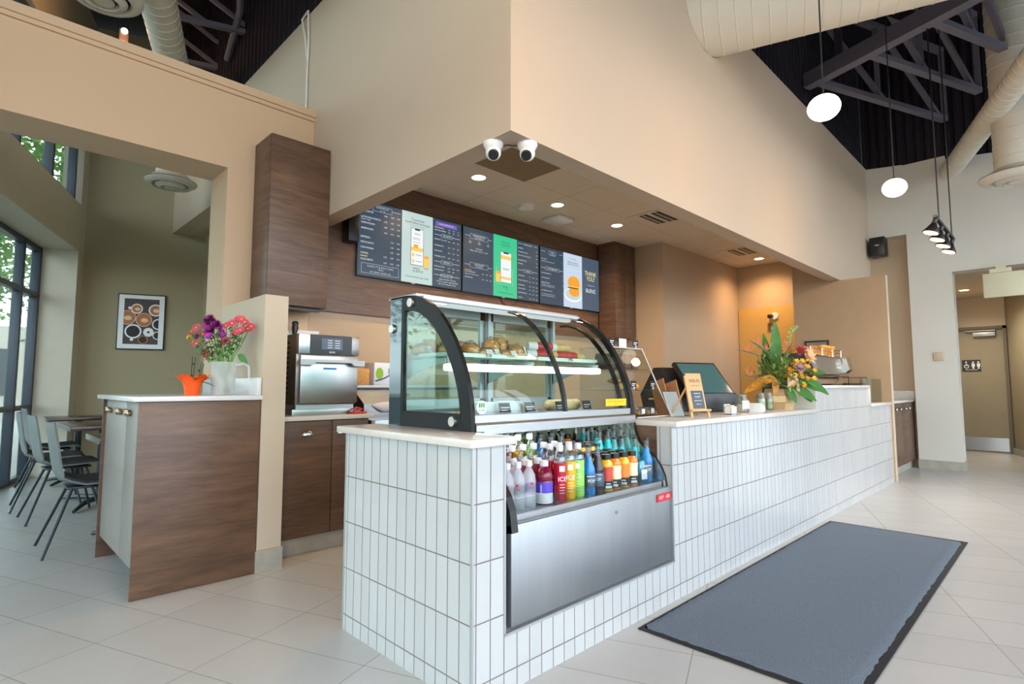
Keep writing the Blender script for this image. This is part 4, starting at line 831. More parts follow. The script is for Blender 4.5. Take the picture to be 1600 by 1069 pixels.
t = thing('roof_girder', 'heavy dark steel roof girder running over the globe pendants', 'girder', tuple(S))
b = B(); bar(b, S + Vector((0, 0, .07)), S + Dm * 6.8 + Vector((0, 0, .07)), .12, .17); bar(b, S + Vector((0, 0, .9)), S + Dm * 6.8 + Vector((0, 0, .9)), .14, .06)
part('flange', b, steel_paint, t)
b = B(); bar(b, S + Vector((0, 0, .03)), S + Dm * 6.8 + Vector((0, 0, .03)), .03, .05); 
for k in range(8):
    p = S + Dm * (.4 + .85 * k); bar(b, p, p + Vector((0, 0, .9)), .07, .07)
    if k < 7: bar(b, p + Vector((0, 0, .9)), p + Dm * .85, .05, .05)
part('web', b, dark_steel, t)
LB = ['nearest the bulkhead', 'second from the bulkhead', 'third from the bulkhead', 'fourth from the bulkhead']
for k in range(3):
    A = S + Dm * (.12 + .60 * k) + Vector((0, 0, .02)); L = (2.4, 1.95, 1.35)[k]
    t = thing('roof_truss', 'dark steel roof truss with diagonal web, ' + LB[k], 'truss', tuple(A), 0, 'dark roof trusses over the far end')
    b = B(); bar(b, A, A + Dc * L, .08, .06); part('bottom_chord', b, steel_paint, t)
    b = B(); bar(b, A + Vector((0, 0, .95)), A + Dc * L + Vector((0, 0, .95)), .08, .06); part('top_chord', b, steel_paint, t)
    b = B(); bar(b, A + Dc * L, A + Dc * L + Vector((0, 0, .95)), .05, .06); part('post', b, steel_paint, t)
    b = B(); bar(b, A + Dc * L * .45, A + Dc * L * .45 + Vector((0, 0, .95)), .04, .05); part('post', b, steel_paint, t)
    b = B(); bar(b, A + Vector((0, 0, .9)), A + Dc * L * .5, .05, .05); bar(b, A + Dc * L * .5 + Vector((0, 0, .9)), A + Dc * (L - .1), .05, .05); part('diagonal', b, steel_paint, t)
# trusses over the dining side
Dd = Vector((math.cos(math.radians(-20)), math.sin(math.radians(-20)), 0))
for k in range(3):
    A = Vector((.1 + .45 * k, 5.9 + .8 * k, 5.0)); L = 1.75 - .1 * k
    t = thing('roof_truss', 'dark steel truss above the dining room header, ' + ['nearest', 'middle', 'farthest'][k] + ' of three', 'truss', tuple(A), 0, 'dark trusses behind the header')
    b = B(); bar(b, A, A + Dd * L, .06, .05); part('bottom_chord', b, steel_paint, t)
    b = B(); bar(b, A + Vector((0, 0, .7)), A + Dd * L * .7, .04, .04); bar(b, A + Dd * L * .3 + Vector((0, 0, .7)), A + Dd * L, .04, .04); part('diagonal', b, steel_paint, t)
b = B(); b.tube([(1.93, 6.6, 4.85), (1.86, 6.0, 5.1), (1.5, 4.9, 5.7)], .035, 8); solo('roof_pipe', b, steel_paint, 'dark pipe slanting up above the dining header', 'pipe')
b = B(); b.tube([(1.938, 4.46, 3.405), (1.938, 4.46, 3.9), (1.925, 4.50, 4.15), (1.93, 4.58, 4.33), (1.935, 4.47, 4.36), (1.938, 4.45, 4.1), (1.938, 4.455, 3.9)], .009, 8); solo('wall_cable', b, white_paint, 'pale looped cable clipped to the bulkhead side above the header', 'cable')
# dining side uplight
t = thing('wall_sconce', 'small warm lamp glowing in the dark roof above the header', 'lamp', (1.0, 6.9, 4.9)); part('lens', B().ball((0, 0, 0), .03), lamp_warm, t, True); add_light('POINT', (0, -.1, -.1), 8, 'ffb060', t, .03); part('bracket', B().box(-.04, .04, .02, .05, -.25, .03), dark_steel, t, True)
# speaker, sensor plate, exit sign
t = thing('wall_speaker', 'black loudspeaker on the wall above the wing wall', 'speaker', (9.25, 1.86, 3.0))
part('body', B().box(9.14, 9.34, 1.75, 1.94, 2.97, 3.24, bev=.015), black, t); part('bracket', B().box(9.30, 9.50, 1.90, 1.97, 3.0, 3.2), black, t)
part('brand_mark', B().box(9.137, 9.14, 1.82, 1.87, 3.115, 3.125), white_plastic, t)
t = thing('wall_switch', 'small beige switch plate on the column before the corridor', 'switch', (9.35, 1.24, 1.44))
part('plate', B().box(9.335, 9.353, 1.185, 1.30, 1.455, 1.575, bev=.004), pm('switch_beige', 'c9b79c', .5), t); part('rocker', B().box(9.325, 9.336, 1.20, 1.27, 1.475, 1.555, bev=.003), MATS['switch_beige'], t)
t = thing('exit_sign', 'cream box sign hanging from the corridor header', 'sign box', (9.25, .6, 2.3))
part('box', B().box(9.22, 9.26, .34, .73, 2.24, 2.55, bev=.006), pm('cream_box', 'd9d3b4', .5), t); part('mount', B().box(9.20, 9.28, .45, .66, 2.55, 2.60), MATS['cream_box'], t)
part('stem', B().box(9.235, 9.25, .50, .60, 2.60, 2.66), MATS['cream_box'], t)
# restroom sign on the door
t = thing('restroom_sign', 'dark RESTROOM sign with white symbols on the door', 'sign', (12.32, 1.21, 1.4))
part('plate', B().box(12.318, 12.328, 1.075, 1.325, 1.26, 1.455), pm('sign_dark', '2c3036', .5), t)
b = B()
for y in (1.175, 1.105):
    b.box(12.315, 12.317, y - .022, y + .022, 1.335, 1.395); b.box(12.315, 12.317, y - .012, y + .012, 1.30, 1.335)
    b.add([(12.3155, y + .014 * math.cos(2 * PI * k / 12), 1.415 + .014 * math.sin(2 * PI * k / 12)) for k in range(12)], [tuple(range(12))])
for k in range(14):
    a0 = 2 * PI * k / 14; a1 = 2 * PI * (k + 1) / 14; cy, cz = 1.265, 1.345
    b.add([(12.3155, cy + r * math.cos(a), cz + r * math.sin(a)) for a, r in ((a0, .035), (a1, .035), (a1, .025), (a0, .025))], [(0, 1, 2, 3)])
b.box(12.315, 12.317, 1.262, 1.272, 1.35, 1.40); b.box(12.315, 12.317, 1.24, 1.27, 1.355, 1.363); b.add([(12.3155, 1.268 + .013 * math.cos(2 * PI * k / 12), 1.418 + .013 * math.sin(2 * PI * k / 12)) for k in range(12)], [tuple(range(12))])
b.text('RESTROOM', (12.3155, 1.20, 1.283), (0, -1, 0), (0, 0, 1), .032)
part('symbols', b, white_plastic, t)
t.location.z += .11
# keypad and camera by the yellow-lit door
t = thing('security_camera', 'small white wall camera on the yellow-lit end wall', 'camera', (8.50, 3.10, 2.1))
part('base', B().cyl((8.534, 3.06, 2.16), (8.515, 3.06, 2.16), .055, .05, 20), white_plastic, t); part('lens', B().cyl((8.52, 3.10, 2.16), (8.47, 3.12, 2.15), .03, .03, 16), black, t)
t = thing('keypad', 'narrow brass keypad on the yellow-lit end wall', 'keypad', (8.53, 3.15, 1.9))
part('plate', B().box(8.525, 8.534, 3.10, 3.17, 1.93, 2.06, bev=.002), pull, t); part('buttons', B().box(8.52, 8.526, 3.12, 3.15, 1.95, 2.04), pm('brass_dark', '7a6238', .4, .8), t)
# ================================================================ OVEN AND BACK COUNTER THINGS
ov = thing('speed_oven', 'stainless steel speed oven with black touch panel on the back counter', 'oven', (1.86, 3.98, .915))
b = B()
b.box(1.63, 2.09, 3.79, 4.22, .985, 1.485, bev=.004); part('body', b, brushed('oven_steel', '8f8b84', .36, (2, 2, 40)), ov)
b = B()
for k in range(11): b.box(1.625, 1.631, 3.90 + .0 * k, 4.10, 1.06 + .036 * k, 1.075 + .036 * k)
part('side_vents', b, black_soft, ov)
part('base', B().box(1.60, 2.12, 3.76, 4.22, .915, .957, bev=.003).box(1.64, 2.08, 3.80, 4.2, .957, .985), steel, ov)
d = part('door', B().box(1.645, 2.08, 3.745, 3.79, 1.0, 1.335, bev=.004), steel, ov)
part('handle', B().prism([(1.625, 1.265), (1.625, 1.305), (2.115, 1.305), (2.115, 1.265), (2.03, 1.265), (2.01, 1.285), (1.74, 1.285), (1.72, 1.265)], 'y', 3.705, 3.735).box(1.63, 1.66, 3.73, 3.75, 1.27, 1.30).box(2.07, 2.10, 3.73, 3.75, 1.27, 1.30), alu, d)
part('logo_badge', B().box(1.81, 1.91, 3.7425, 3.746, 1.236, 1.25, bev=.001), pm('badge_blue', '1f8fd0', .4), d)
part('control_panel', B().box(1.63, 2.09, 3.752, 3.79, 1.345, 1.485, bev=.003), steel, ov)
cp = part('glass_panel', B().box(1.71, 2.03, 3.748, 3.753, 1.348, 1.483), pm('panel_black', '101014', .3), ov)
part('touch_screen', B().box(1.795, 1.955, 3.7465, 3.748, 1.38, 1.46), emit('oven_screen', '50627a', .7), cp)
b = B()
for k in range(4): b.box(1.84, 1.875, 3.7455, 3.7464, 1.392 + .017 * k, 1.396 + .017 * k); b.box(1.895, 1.935, 3.7455, 3.7464, 1.392 + .017 * k, 1.396 + .017 * k)
b.text('eco', (1.875, 3.7475, 1.363), (1, 0, 0), (0, 0, 1), .026, sx=1.2); part('screen_text', b, wht, cp)
b = B(); b.box(1.60, 2.02, 4.27, 4.315, 1.46, 1.56, bev=.004); solo('magnet_rail', b, white_plastic, 'white plastic rail on the wall above the oven', 'rail')
b = B(); b.tube([(1.80, 4.22, 1.60), (1.80, 4.22, 1.57), (1.795, 4.22, 1.50)], [.02, .026, .012], 12); b.ball((1.80, 4.22, 1.605), .028, .018, .018, 12, 8); solo('black_knob', b, black, 'small black knob tool hanging on the white rail', 'tool')
# prep fridge with boxes
fr = thing('prep_station', 'stainless steel prep station right of the oven', 'prep station', (2.6, 4.0, 0))
part('body', B().box(2.22, 3.6, 3.75, 4.28, .12, .86, bev=.004), steel, fr)
part('hood', B().prism([(3.80, .86), (4.28, .86), (4.28, 1.10), (3.98, 1.10), (3.80, .98)], 'x', 2.17, 3.6), steel, fr)
part('shelf', B().box(2.15, 3.62, 3.96, 4.30, 1.10, 1.125, bev=.003), alu, fr)
part('leg', B().cyl((2.20, 3.72, 0), (2.20, 3.72, .86), .018), alu, fr)
b = B(); b.box(2.19, 2.34, 4.02, 4.2, 1.126, 1.26, bev=.003); t = solo('cardboard_box', b, pm('box_orange', 'e0a35c', .7, var=.2, vscale=40), 'small orange and white carton on the prep shelf', 'box', 'cartons on the prep shelf')
bx = thing('cardboard_box', 'white carton with green dot and purple swoosh on the prep shelf', 'box', (2.47, 4.1, 1.126), 0, 'cartons on the prep shelf')
part('carton', B().box(2.37, 2.62, 4.0, 4.16, 1.126, 1.31, bev=.003), paper, bx)
b = B(); b.add([(2.42 + .035 * math.cos(2 * PI * k / 20), 3.998, 1.22 + .05 * math.sin(2 * PI * k / 20)) for k in range(20)], [tuple(range(20))]); part('green_dot', b, pm('dot_green', '8fc21a', .5), bx)
b = B(); pts = [(2.38 + .22 * k / 10, 1.155 + .10 * (k / 10) ** 1.6) for k in range(11)]; b.add([(x, 3.9975, z) for x, z in pts] + [(x, 3.9975, z + .012) for x, z in pts], [(i, i + 1, 12 + i, 11 + i) for i in range(10)]); b.text('Ha', (2.54, 3.9975, 1.24), (1, 0, 0), (0, 0, 1), .07); part('purple_print', b, pm('print_purple', '473a9a', .5), bx)
b = B(); b.tube([(2.24, 3.795, .97), (2.32, 3.79, .955), (2.5, 3.79, .955), (2.8, 3.79, .955)], [.008, .04, .045, .045], 12); t = solo('scoop_holder', b, pm('scoop_white', 'e4e0ea', .4), 'white scoop with blue edge on the prep station front', 'scoop')
b = B(); b.box(2.02, 2.14, 3.70, 3.79, .916, .93, bev=.004); b.tube([(2.04, 3.72, .93), (2.07, 3.74, .96), (2.12, 3.74, .945)], .008, 8); solo('red_tray', b, pm('red_tray', 'c8302c', .4), 'small red tray on the worktop beside the oven', 'tray')
# ================================================================ PLANTS ON THE BAR CABINET
def petal_flower(bb, c, nrm, r, n, mat, cmat, cup=.3, layers=1):
    nrm = Vector(nrm).normalized(); a = nrm.cross(Vector((0, 0, 1)));
    if a.length < .1: a = Vector((1, 0, 0))
    a.normalize(); e = nrm.cross(a); c = Vector(c)
    for L in range(layers):
        rr = r * (1 - .25 * L)
        for k in range(n):
            t = 2 * PI * (k + .5 * L) / n; d = a * math.cos(t) + e * math.sin(t); s = nrm.cross(d); w_ = rr * 1.5 / n + .002
            p = [c + d * rr * .12, c + d * rr * .55 + s * w_ + nrm * rr * cup * (.6 + .6 * L), c + d * rr + nrm * rr * cup * (.8 + L * .9), c + d * rr * .55 - s * w_ + nrm * rr * cup * (.6 + .6 * L)]
            bb.add([tuple(q) for q in p], [(0, 1, 2, 3)], mat)
    bb.ball(tuple(c + nrm * .003), r * .2, seg=8, ring=5, mat=cmat)
def leaf(bb, p, d, up, L, W, mat=0, droop=.3, n=6, fold=.15):
    p = Vector(p); d = Vector(d).normalized(); up = Vector(up); s = d.cross(up).normalized(); up = s.cross(d).normalized(); vs_ = []
    for i in range(n + 1):
        t = i / n; w_ = W * math.sin(PI * min(1, t * .93 + .05)) ** .8; q = p + d * L * t - Vector((0, 0, 1)) * droop * L * t * t
        vs_ += [tuple(q - s * w_ + up * w_ * fold), tuple(q), tuple(q + s * w_ + up * w_ * fold)]
    bb.add(vs_, [f for i in range(n) for f in ((3 * i, 3 * i + 1, 3 * i + 4, 3 * i + 3), (3 * i + 1, 3 * i + 2, 3 * i + 5, 3 * i + 4))], mat, True)
ZB = 1.062
jug = thing('plastic_jug', 'translucent plastic jug holding the cut flowers on the bar cabinet', 'jug', (1.137, 3.70, ZB)); jug.scale = (1.05, 1.05, 1.08)
jm = pm('jug_frost', 'eef2f0', .3, trans=.3, alpha=.38)
b = B(); b.lathe([(.056, 0), (.060, .005), (.070, .15), (.073, .185), (.075, .19), (.072, .19), (.068, .15), (.057, .008), (.0, .006)], seg=28, cap=False); part('body', b, jm, jug, True)
b = B(); b.tube([(.05, -.055, .17), (.085, -.085, .182), (.105, -.105, .165), (.108, -.108, .10), (.102, -.10, .07)], [.008, .009, .009, .008, .007], 8); part('handle', b, jm, jug, True)
b = B(); b.lathe([(.055, .008), (.0625, .075)], seg=24); part('water', b, pm('cloudy_water', 'dcd8b0', .1, trans=.9, alpha=.5), jug, True)
fl = thing('cut_flowers', 'bunch of pink and purple chrysanthemums in the plastic jug', 'flowers', (1.137, 3.70, ZB + .02))
random.seed(5); stems = B(); leaves = B(); fp = B(); fu = B(); fy = B()
R_ = Vector((math.sin(HD), -math.cos(HD), 0)); Fv = Vector((math.cos(HD), math.sin(HD), 0)); base = Vector((1.137, 3.70, ZB + .02))
heads = []
spec = [(-.165, .37, 'p'), (-.15, .31, 'p'), (-.13, .40, 'p'), (-.10, .36, 'p'), (-.115, .30, 'p'), (-.18, .34, 'y'), (-.155, .35, 'y'), (-.09, .42, 'p'), (-.06, .40, 'u'), (-.03, .44, 'U'), (-.015, .41, 'U'), (-.045, .43, 'U'), (-.03, .38, 'U'), (0, .37, 'm'), (-.03, .34, 'm'), (.02, .35, 'm'), (.01, .40, 'm'), (.05, .41, 'p'), (.045, .32, 'p'), (.03, .31, 'p'), (.10, .42, 'p'), (.115, .45, 'p'), (.14, .45, 'p'), (.16, .43, 'p'), (.145, .38, 'p'), (.165, .39, 'p'), (.085, .37, 'p'), (-.09, .25, 'p'), (-.07, .23, 'p'), (.175, .41, 'p'), (.13, .37, 'p'), (-.135, .345, 'u'), (.07, .43, 'p')]
for dx, dz, ty in spec:
    dx = dx * 1.05 - .035; dz *= 1.0; c = base + R_ * dx + Fv * random.uniform(-.06, .03) + Vector((0, 0, dz)); nrm = (-Fv * .9 + R_ * dx * 2 + Vector((0, 0, .5)) + Vector((random.uniform(-.3, .3), random.uniform(-.3, .3), 0)))
    if ty == 'p': petal_flower(fp, c, nrm, .033, 15, 0, 1, .15, 1)
    elif ty == 'y': petal_flower(fy, c, nrm, .02, 9, 0, 0, .4, 2)
    elif ty == 'U': petal_flower(fu, c, nrm, .042, 18, 0, 0, .5, 3)
    else: petal_flower(fu, c, nrm, .03, 12, 1, 1, .4, 2)
    foot = base + R_ * (-dx * .12 + .02) + Vector((0, 0, .0)); mid = base + R_ * dx * .25 + Vector((0, 0, .16))
    stems.tube([foot, mid, base + R_ * dx * .75 + Vector((0, 0, dz * .75)), c], .0022, 5)
    for q in range(5):
        u = random.uniform(.35, .95); p = base + R_ * dx * u + Fv * random.uniform(-.04, .03) + Vector((0, 0, .16 + (dz - .16) * u)); leaf(leaves, p, R_ * random.uniform(-1, 1) + Fv * random.uniform(-.5, .5) + Vector((0, 0, random.uniform(-.2, .8))), (0, 0, 1), random.uniform(.03, .06), random.uniform(.008, .014), 0, .3, 3)
leaf(leaves, base + R_ * .085 + Vector((0, 0, .23)), R_ + Vector((0, 0, -.5)), -Fv, .07, .022); leaf(leaves, base + R_ * .03 + Vector((0, 0, .2)), -Vector((0, 0, 1)) + R_ * .2, R_, .07, .014)
pk = pm('petal_pink', 'd8506c', .5, var=.15, vscale=60); pur_ = pm('petal_purple', '8a1d78', .5, var=.2, vscale=60); mag = pm('petal_magenta', 'c83cc0', .5, var=.2, vscale=60); yl = pm('petal_yellow', 'e8c018', .5, var=.1)
part('stems', stems, pm('stem_green', '5f8a3c', .5, var=.2), fl); part('leaves', leaves, leafm, fl); part('pink_blooms', fp, [pk, yl], fl); part('purple_blooms', fu, [pur_, mag], fl); part('yellow_blooms', fy, [yl], fl)
pot = thing('orchid_pot', 'bright orange paper-wrapped pot with bare orchid stakes', 'plant pot', (.975, 3.73, ZB))
b = B(); vs_ = []; seg = 48
prof = [(.038, 0), (.045, .05), (.056, .085), (.075, .105), (.088, .112)]
for r, z in prof:
    for k in range(seg):
        a = 2 * PI * k / seg; wv = max(0, (z - .05) / .06); vs_.append((r * math.cos(a) * (1 + .10 * wv * math.cos(6 * a)), r * math.sin(a) * (1 + .10 * wv * math.cos(6 * a)), z + .016 * wv * math.cos(6 * a + .5)))
b.add(vs_, [(i * seg + k, i * seg + (k + 1) % seg, (i + 1) * seg + (k + 1) % seg, (i + 1) * seg + k) for i in range(len(prof) - 1) for k in range(seg)] + [tuple(reversed(range(seg)))], 0, True); part('wrapper', b, pm('pot_orange', 'ff5a10', .35), pot, True)
b = B(); b.lathe([(.05, .07), (.001, .072)], seg=20, cap=False); part('soil', b, pm('soil', '4a3b2c', .9), pot, True)
b = B()
for dx, ddx, h in ((-.012, .005, .235), (.0, .012, .23), (.03, .02, .20), (.036, .028, .19)): b.tube([tuple(R_ * dx + Vector((0, 0, .07))), tuple(R_ * (dx + ddx * .5) + Vector((0, 0, h * .5 + .04))), tuple(R_ * (dx + ddx) + Vector((0, 0, h)))], .0022, 6)
for h, x_ in ((.12, -.006), (.19, .0), (.15, .035)): b.ball(tuple(R_ * x_ + Vector((0, 0, h))), .006, seg=8, ring=5)
part('stakes', b, pm('stake_dark', '1e2e22', .5), pot, True)
b = B(); leaf(b, (0, 0, .09), tuple(R_ + Vector((0, 0, .35))), (0, 0, 1), .12, .028, 0, .25); leaf(b, (0, 0, .09), tuple(-R_ + Vector((0, 0, .15))), (0, 0, 1), .15, .015, 0, .1); leaf(b, (0, 0, .08), tuple(R_ + Vector((0, 0, .1))), (0, 0, 1), .14, .02, 0, .3); part('leaves', b, leafm, pot, True)
# ================================================================ DINING CHAIRS AND TABLES
shell_m = pm('chair_shell', '6f7775', .55, var=.05); pad_m = pm('chair_pad', '32383d', .75, var=.1); leg_m = pm('chair_leg', '27343a', .4, .3)
def shell(off=0.0, u0=0.0, u1=1.0, wsc=1.0):
    prof = [(-.262, .875), (-.255, .82), (-.235, .70), (-.22, .60), (-.205, .53), (-.18, .485), (-.13, .458), (-.06, .450), (.05, .452), (.15, .458), (.21, .455), (.24, .440)]
    N = len(prof); M_ = 9; vs_ = []; b = B()
    i0 = int(u0 * (N - 1)); i1 = int(round(u1 * (N - 1)))
    rng = range(i0, i1 + 1)
    for side in (0, 1):
        for i in rng:
            x, z = prof[i]; t = i / (N - 1); wd = (.195 + .03 * min(1, t * 2.2)) * wsc
            if i == 0: wd *= .84
            if i == N - 1: wd *= .85
            a = prof[max(i - 1, 0)]; c = prof[min(i + 1, N - 1)]; tx, tz = c[0] - a[0], c[1] - a[1]; L = math.hypot(tx, tz); nx, nz = -tz / L, tx / L
            for k in range(M_):
                v = k / (M_ - 1) * 2 - 1; cv = .028 * v * v * (1 if t < .6 else .4); d = off + (.012 if side else 0)
                vs_.append((x + (cv if t < .45 else 0) - nx * d * -1 * (-1), v * wd, z + (cv if t >= .45 else 0) - nz * d * -1 * (-1)))
    n = len(rng); o = n * M_; fs = []
    for i in range(n - 1):
        for k in range(M_ - 1):
            q = (i * M_ + k, i * M_ + k + 1, (i + 1) * M_ + k + 1, (i + 1) * M_ + k); fs.append(q); fs.append(tuple(o + j for j in reversed(q)))
    for i in range(n - 1):
        for k in (0, M_ - 1): fs.append((i * M_ + k, (i + 1) * M_ + k, o + (i + 1) * M_ + k, o + i * M_ + k))
    for k in range(M_ - 1):
        for i in (0, n - 1): fs.append((i * M_ + k, i * M_ + k + 1, o + i * M_ + k + 1, o + i * M_ + k))
    b.add(vs_, fs, 0, True); return b
ch = thing('dining_chair', 'x', 'chair', (.68, 4.95, 0), 0, 'grey shell chairs by the window')
part('seat_shell', shell(), shell_m, ch, True)
part('seat_pad', shell(-.012, .5, .97, .92), pad_m, ch, True)
part('seat_frame', B().box(-.15, .16, -.12, .12, .415, .43, bev=.003), leg_m, ch, True)
for sx in (-1, 1):
    for sy in (-1, 1): part('leg', B().cyl((.12 * sx, .11 * sy, .425), (.25 * sx - .02, .235 * sy, .0), .011, .009, 10), leg_m, ch, True)
CH = [(.68, 4.95, 0, 'grey shell chair nearest the bar cabinet, nearest of the four'), (.66, 6.18, .05, 'grey shell chair second from the bar cabinet'), (.62, 6.85, -.05, 'grey shell chair mostly behind the second one, third from the bar'), (.72, 8.02, 0, 'grey shell chair farthest back beside the window pier')]
for i, (x, y, rz, l) in enumerate(CH):
    o = ch if i == 0 else dup(ch); o.location = (x, y, 0); o.rotation_euler = (0, 0, rz); o['label'] = l
tabletop = wood_mat('table_wood', '261c1a', '4c3a34', (1, 1, 1), .25)
for y0, y1, l in ((4.72, 5.28, 'dark table nearest the bar cabinet with a pale edge'), (6.19, 7.15, 'dark wood dining table behind the nearest chair'), (8.0, 8.58, 'dark table farthest back by the dining wall')):
    t = thing('dining_table', l, 'table', (1.25, (y0 + y1) / 2, 0), 0, 'dark wood dining tables')
    part('top', B().box(.68, 1.80, y0, y1, .72, .758, bev=.003), tabletop, t); part('edge_band', B().box(.672, .68, y0, y1, .72, .758), pm('edge_grey', '8e918f', .5), t)
    for x in (.98, 1.5):
        pb = B(); pb.cyl((x, (y0 + y1) / 2, .03), (x, (y0 + y1) / 2, .72), .035, .035, 14); part('pedestal', pb, leg_m, t)
    fb = B()
    for x in (.98,):
        for yy in (y0 + .04, y1 - .04): fb.tube([(x, (y0 + y1) / 2, .05), (x - .14, (yy + (y0 + y1) / 2) / 2, .045), (.74, yy, .015)], [.028, .022, .014], 8)
    part('foot', fb, leg_m, t)
# picture on the olive wall
MW = rot(K, -20)
pic = thing('framed_picture', 'black-framed print of coffee cups seen from above on the olive wall', 'picture', (1.67, 8.86, 1.6))
def onwall(bb, s0, s1, z0, z1, d0, d1, mat=0, bev=0): bb.box(s0, s1, -d1, -d0, z0, z1, mat, bev, M=MW)
sA, sB_, zA, zC = .405, .955, 1.605, 2.362
b = B(); onwall(b, sA, sB_, zA, zC, .0, .03, bev=.003); part('frame', b, black, pic)
b = B(); onwall(b, sA + .015, sB_ - .015, zA + .015, zC - .015, .03, .0315); part('mat_board', b, paper, pic)
b = B(); a0, a1, c0, c1 = sA + .075, sB_ - .075, zA + .075, zC - .065
onwall(b, a0, a1, c0, c1, .0315, .0325)
def wdisc(cx, cz, r, mat, l, r2=None):
    pts = []; r = r * 1.1
    for k in range(24):
        an = 2 * PI * k / 24; s_ = min(max(a0 + cx * (a1 - a0) + r * math.cos(an), a0), a1); z_ = min(max(c0 + cz * (c1 - c0) + (r2 or r) * math.sin(an), c0), c1); pts.append(MW @ Vector((s_, -.0325 - .0006 * l, z_)))
    b.add([tuple(p) for p in pts], [tuple(range(24))], mat)
for cx, cz, r, kind in ((.36, .78, .062, 2), (.90, .76, .075, 2), (.10, .58, .088, 3), (.57, .54, .085, 3), (1.0, .45, .068, 4), (.28, .28, .088, 4), (.72, .27, .055, 5), (.98, .20, .05, 4), (.57, .10, .052, 6)):
    if kind != 6: wdisc(cx, cz, r, 1, 1)
    if kind in (2, 3): wdisc(cx, cz, r * .8 if kind == 2 else r * .95, 2, 2); wdisc(cx + .02, cz - .01, r * .45, 3, 3, r * .35)
    if kind == 4: wdisc(cx, cz, r * .8, 4, 2)
    if kind == 5: wdisc(cx, cz, r * .25, 4, 2)
    if kind == 6: wdisc(cx, cz, r, 2, 1); wdisc(cx, cz, r * .8, 4, 2)
for cx, cz in ((.10, .79), (.19, .10)): wdisc(cx + .06, cz, .018, 1, 1)
part('print', b, [pm('print_dark', '4a3f3e', .6), paper, pm('print_coffee', 'b8703c', .6), pm('print_foam', 'e8c8a0', .6), pm('print_black', '1e1a1c', .6)], pic)
# ================================================================ FLOOR MAT
b = B(); random.seed(11)
mx0, mx1, my0, my1 = 2.27, 5.16, .585, 1.472
mat_rug = thing('floor_mat', 'large blue-grey carpet mat with black rubber border along the counter', 'floor mat', ((mx0 + mx1) / 2, (my0 + my1) / 2, 0))
part('rubber_border', B().box(mx0, mx1, my0, my1, .001, .006, bev=.002), black_soft, mat_rug)
b = B(); nx, ny = 110, 36; vs_ = []
for j in range(ny + 1):
    for i in range(nx + 1):
        x = mx0 + .03 + (mx1 - mx0 - .06) * i / nx; y = my0 + .03 + (my1 - my0 - .045) * j / ny
        e = random.uniform(-.004, .004) if (i in (0, nx) or j in (0, ny)) else 0
        vs_.append((x + (e if i in (0, nx) else 0), y + (e if j in (0, ny) else 0), .006 if (i in (0, nx) or j in (0, ny)) else .0125 + random.uniform(-.0008, .0008) + .0012 * math.sin(x * 9) * math.sin(y * 7)))
b.add(vs_, [(j * (nx + 1) + i, j * (nx + 1) + i + 1, (j + 1) * (nx + 1) + i + 1, (j + 1) * (nx + 1) + i) for j in range(ny) for i in range(nx)], 0, True)
part('carpet_pile', b, pm('carpet_blue', '7b8794', .95, var=.28, vscale=170, bump=1.0, bscale=330), mat_rug)
# ================================================================ THINGS ON THE LONG WORKTOP
ZW = .93
# acrylic croissant display
ad = thing('acrylic_display', 'clear acrylic two-tier pastry display right of the curved case', 'display', (2.97, 1.98, ZW))
A0, A1 = 2.78, 3.16
sid = [(1.78, ZW), (2.20, ZW), (2.20, 1.36), (1.98, 1.36), (1.86, 1.10)]
b = B(); b.prism(sid, 'x', A0, A0 + .004); b.prism(sid, 'x', A1 - .004, A1); b.box(A0, A1, 1.78, 2.20, ZW, ZW + .005); b.box(A0, A1, 1.86, 2.20, 1.09, 1.094); b.box(A0, A1, 1.93, 2.20, 1.22, 1.224); part('shell', b, acr, ad)
b = B(); b.add([(A0, 1.98, 1.36), (A1, 1.98, 1.36), (A1, 1.90, 1.20), (A0, 1.90, 1.20)], [(0, 1, 2, 3)]); b.add([(A0, 1.975, 1.36), (A0, 2.2, 1.362), (A1, 2.2, 1.362), (A1, 1.975, 1.36)], [(0, 1, 2, 3)]); part('lid', b, acr, ad)
part('edge', B().tube([(A1, 1.78, ZW + .01), (A1, 1.86, 1.10), (A1, 1.98, 1.36), (A1, 2.2, 1.36)], .004, 6).tube([(A0, 1.98, 1.36), (A1, 1.98, 1.36)], .003, 6).tube([(A0, 1.78, ZW + .006), (A1, 1.78, ZW + .006)], .003, 6), white_plastic, ad)
cr = mk('croissant', 'c', 'croissant', 'croissants in the acrylic display', [('crust', (lambda q: (croissant(q), q)[1])(B()), bread)])
for i, (x, y, z, r_, l) in enumerate([(2.86, 1.95, 1.095, .3, 'croissant at the left of the middle tier'), (2.95, 1.94, 1.095, -.4, 'croissant in the centre of the middle tier'), (3.04, 1.96, 1.095, .8, 'croissant right of centre on the middle tier'), (3.11, 2.0, 1.095, .1, 'croissant at the right end of the middle tier'), (2.93, 2.03, 1.13, 1.2, 'croissant lying on top of the others')]):
    o = cr if i == 0 else dup(cr); o['label'] = l; o.location = (x, y, z); o.rotation_euler = (0, 0, r_)
for i, (x, l) in enumerate([(2.86, 'brown paper pastry bag, leftmost on the top tier'), (2.94, 'brown paper pastry bag, second on the top tier'), (3.02, 'brown paper pastry bag, third on the top tier'), (3.10, 'brown paper pastry bag, rightmost on the top tier')]):
    b = B(); b.box(x - .034, x + .034, 1.99, 2.12, 1.225, 1.32, bev=.012); b.v = [(a + random.uniform(-.004, .004), c + random.uniform(-.004, .004), max(1.225, d_ + random.uniform(-.006, .004))) for a, c, d_ in b.v]; solo('pastry_bag', b, pm('bag_brown', '6e5142', .5, var=.2), l, 'bag', 'bags on the top tier')
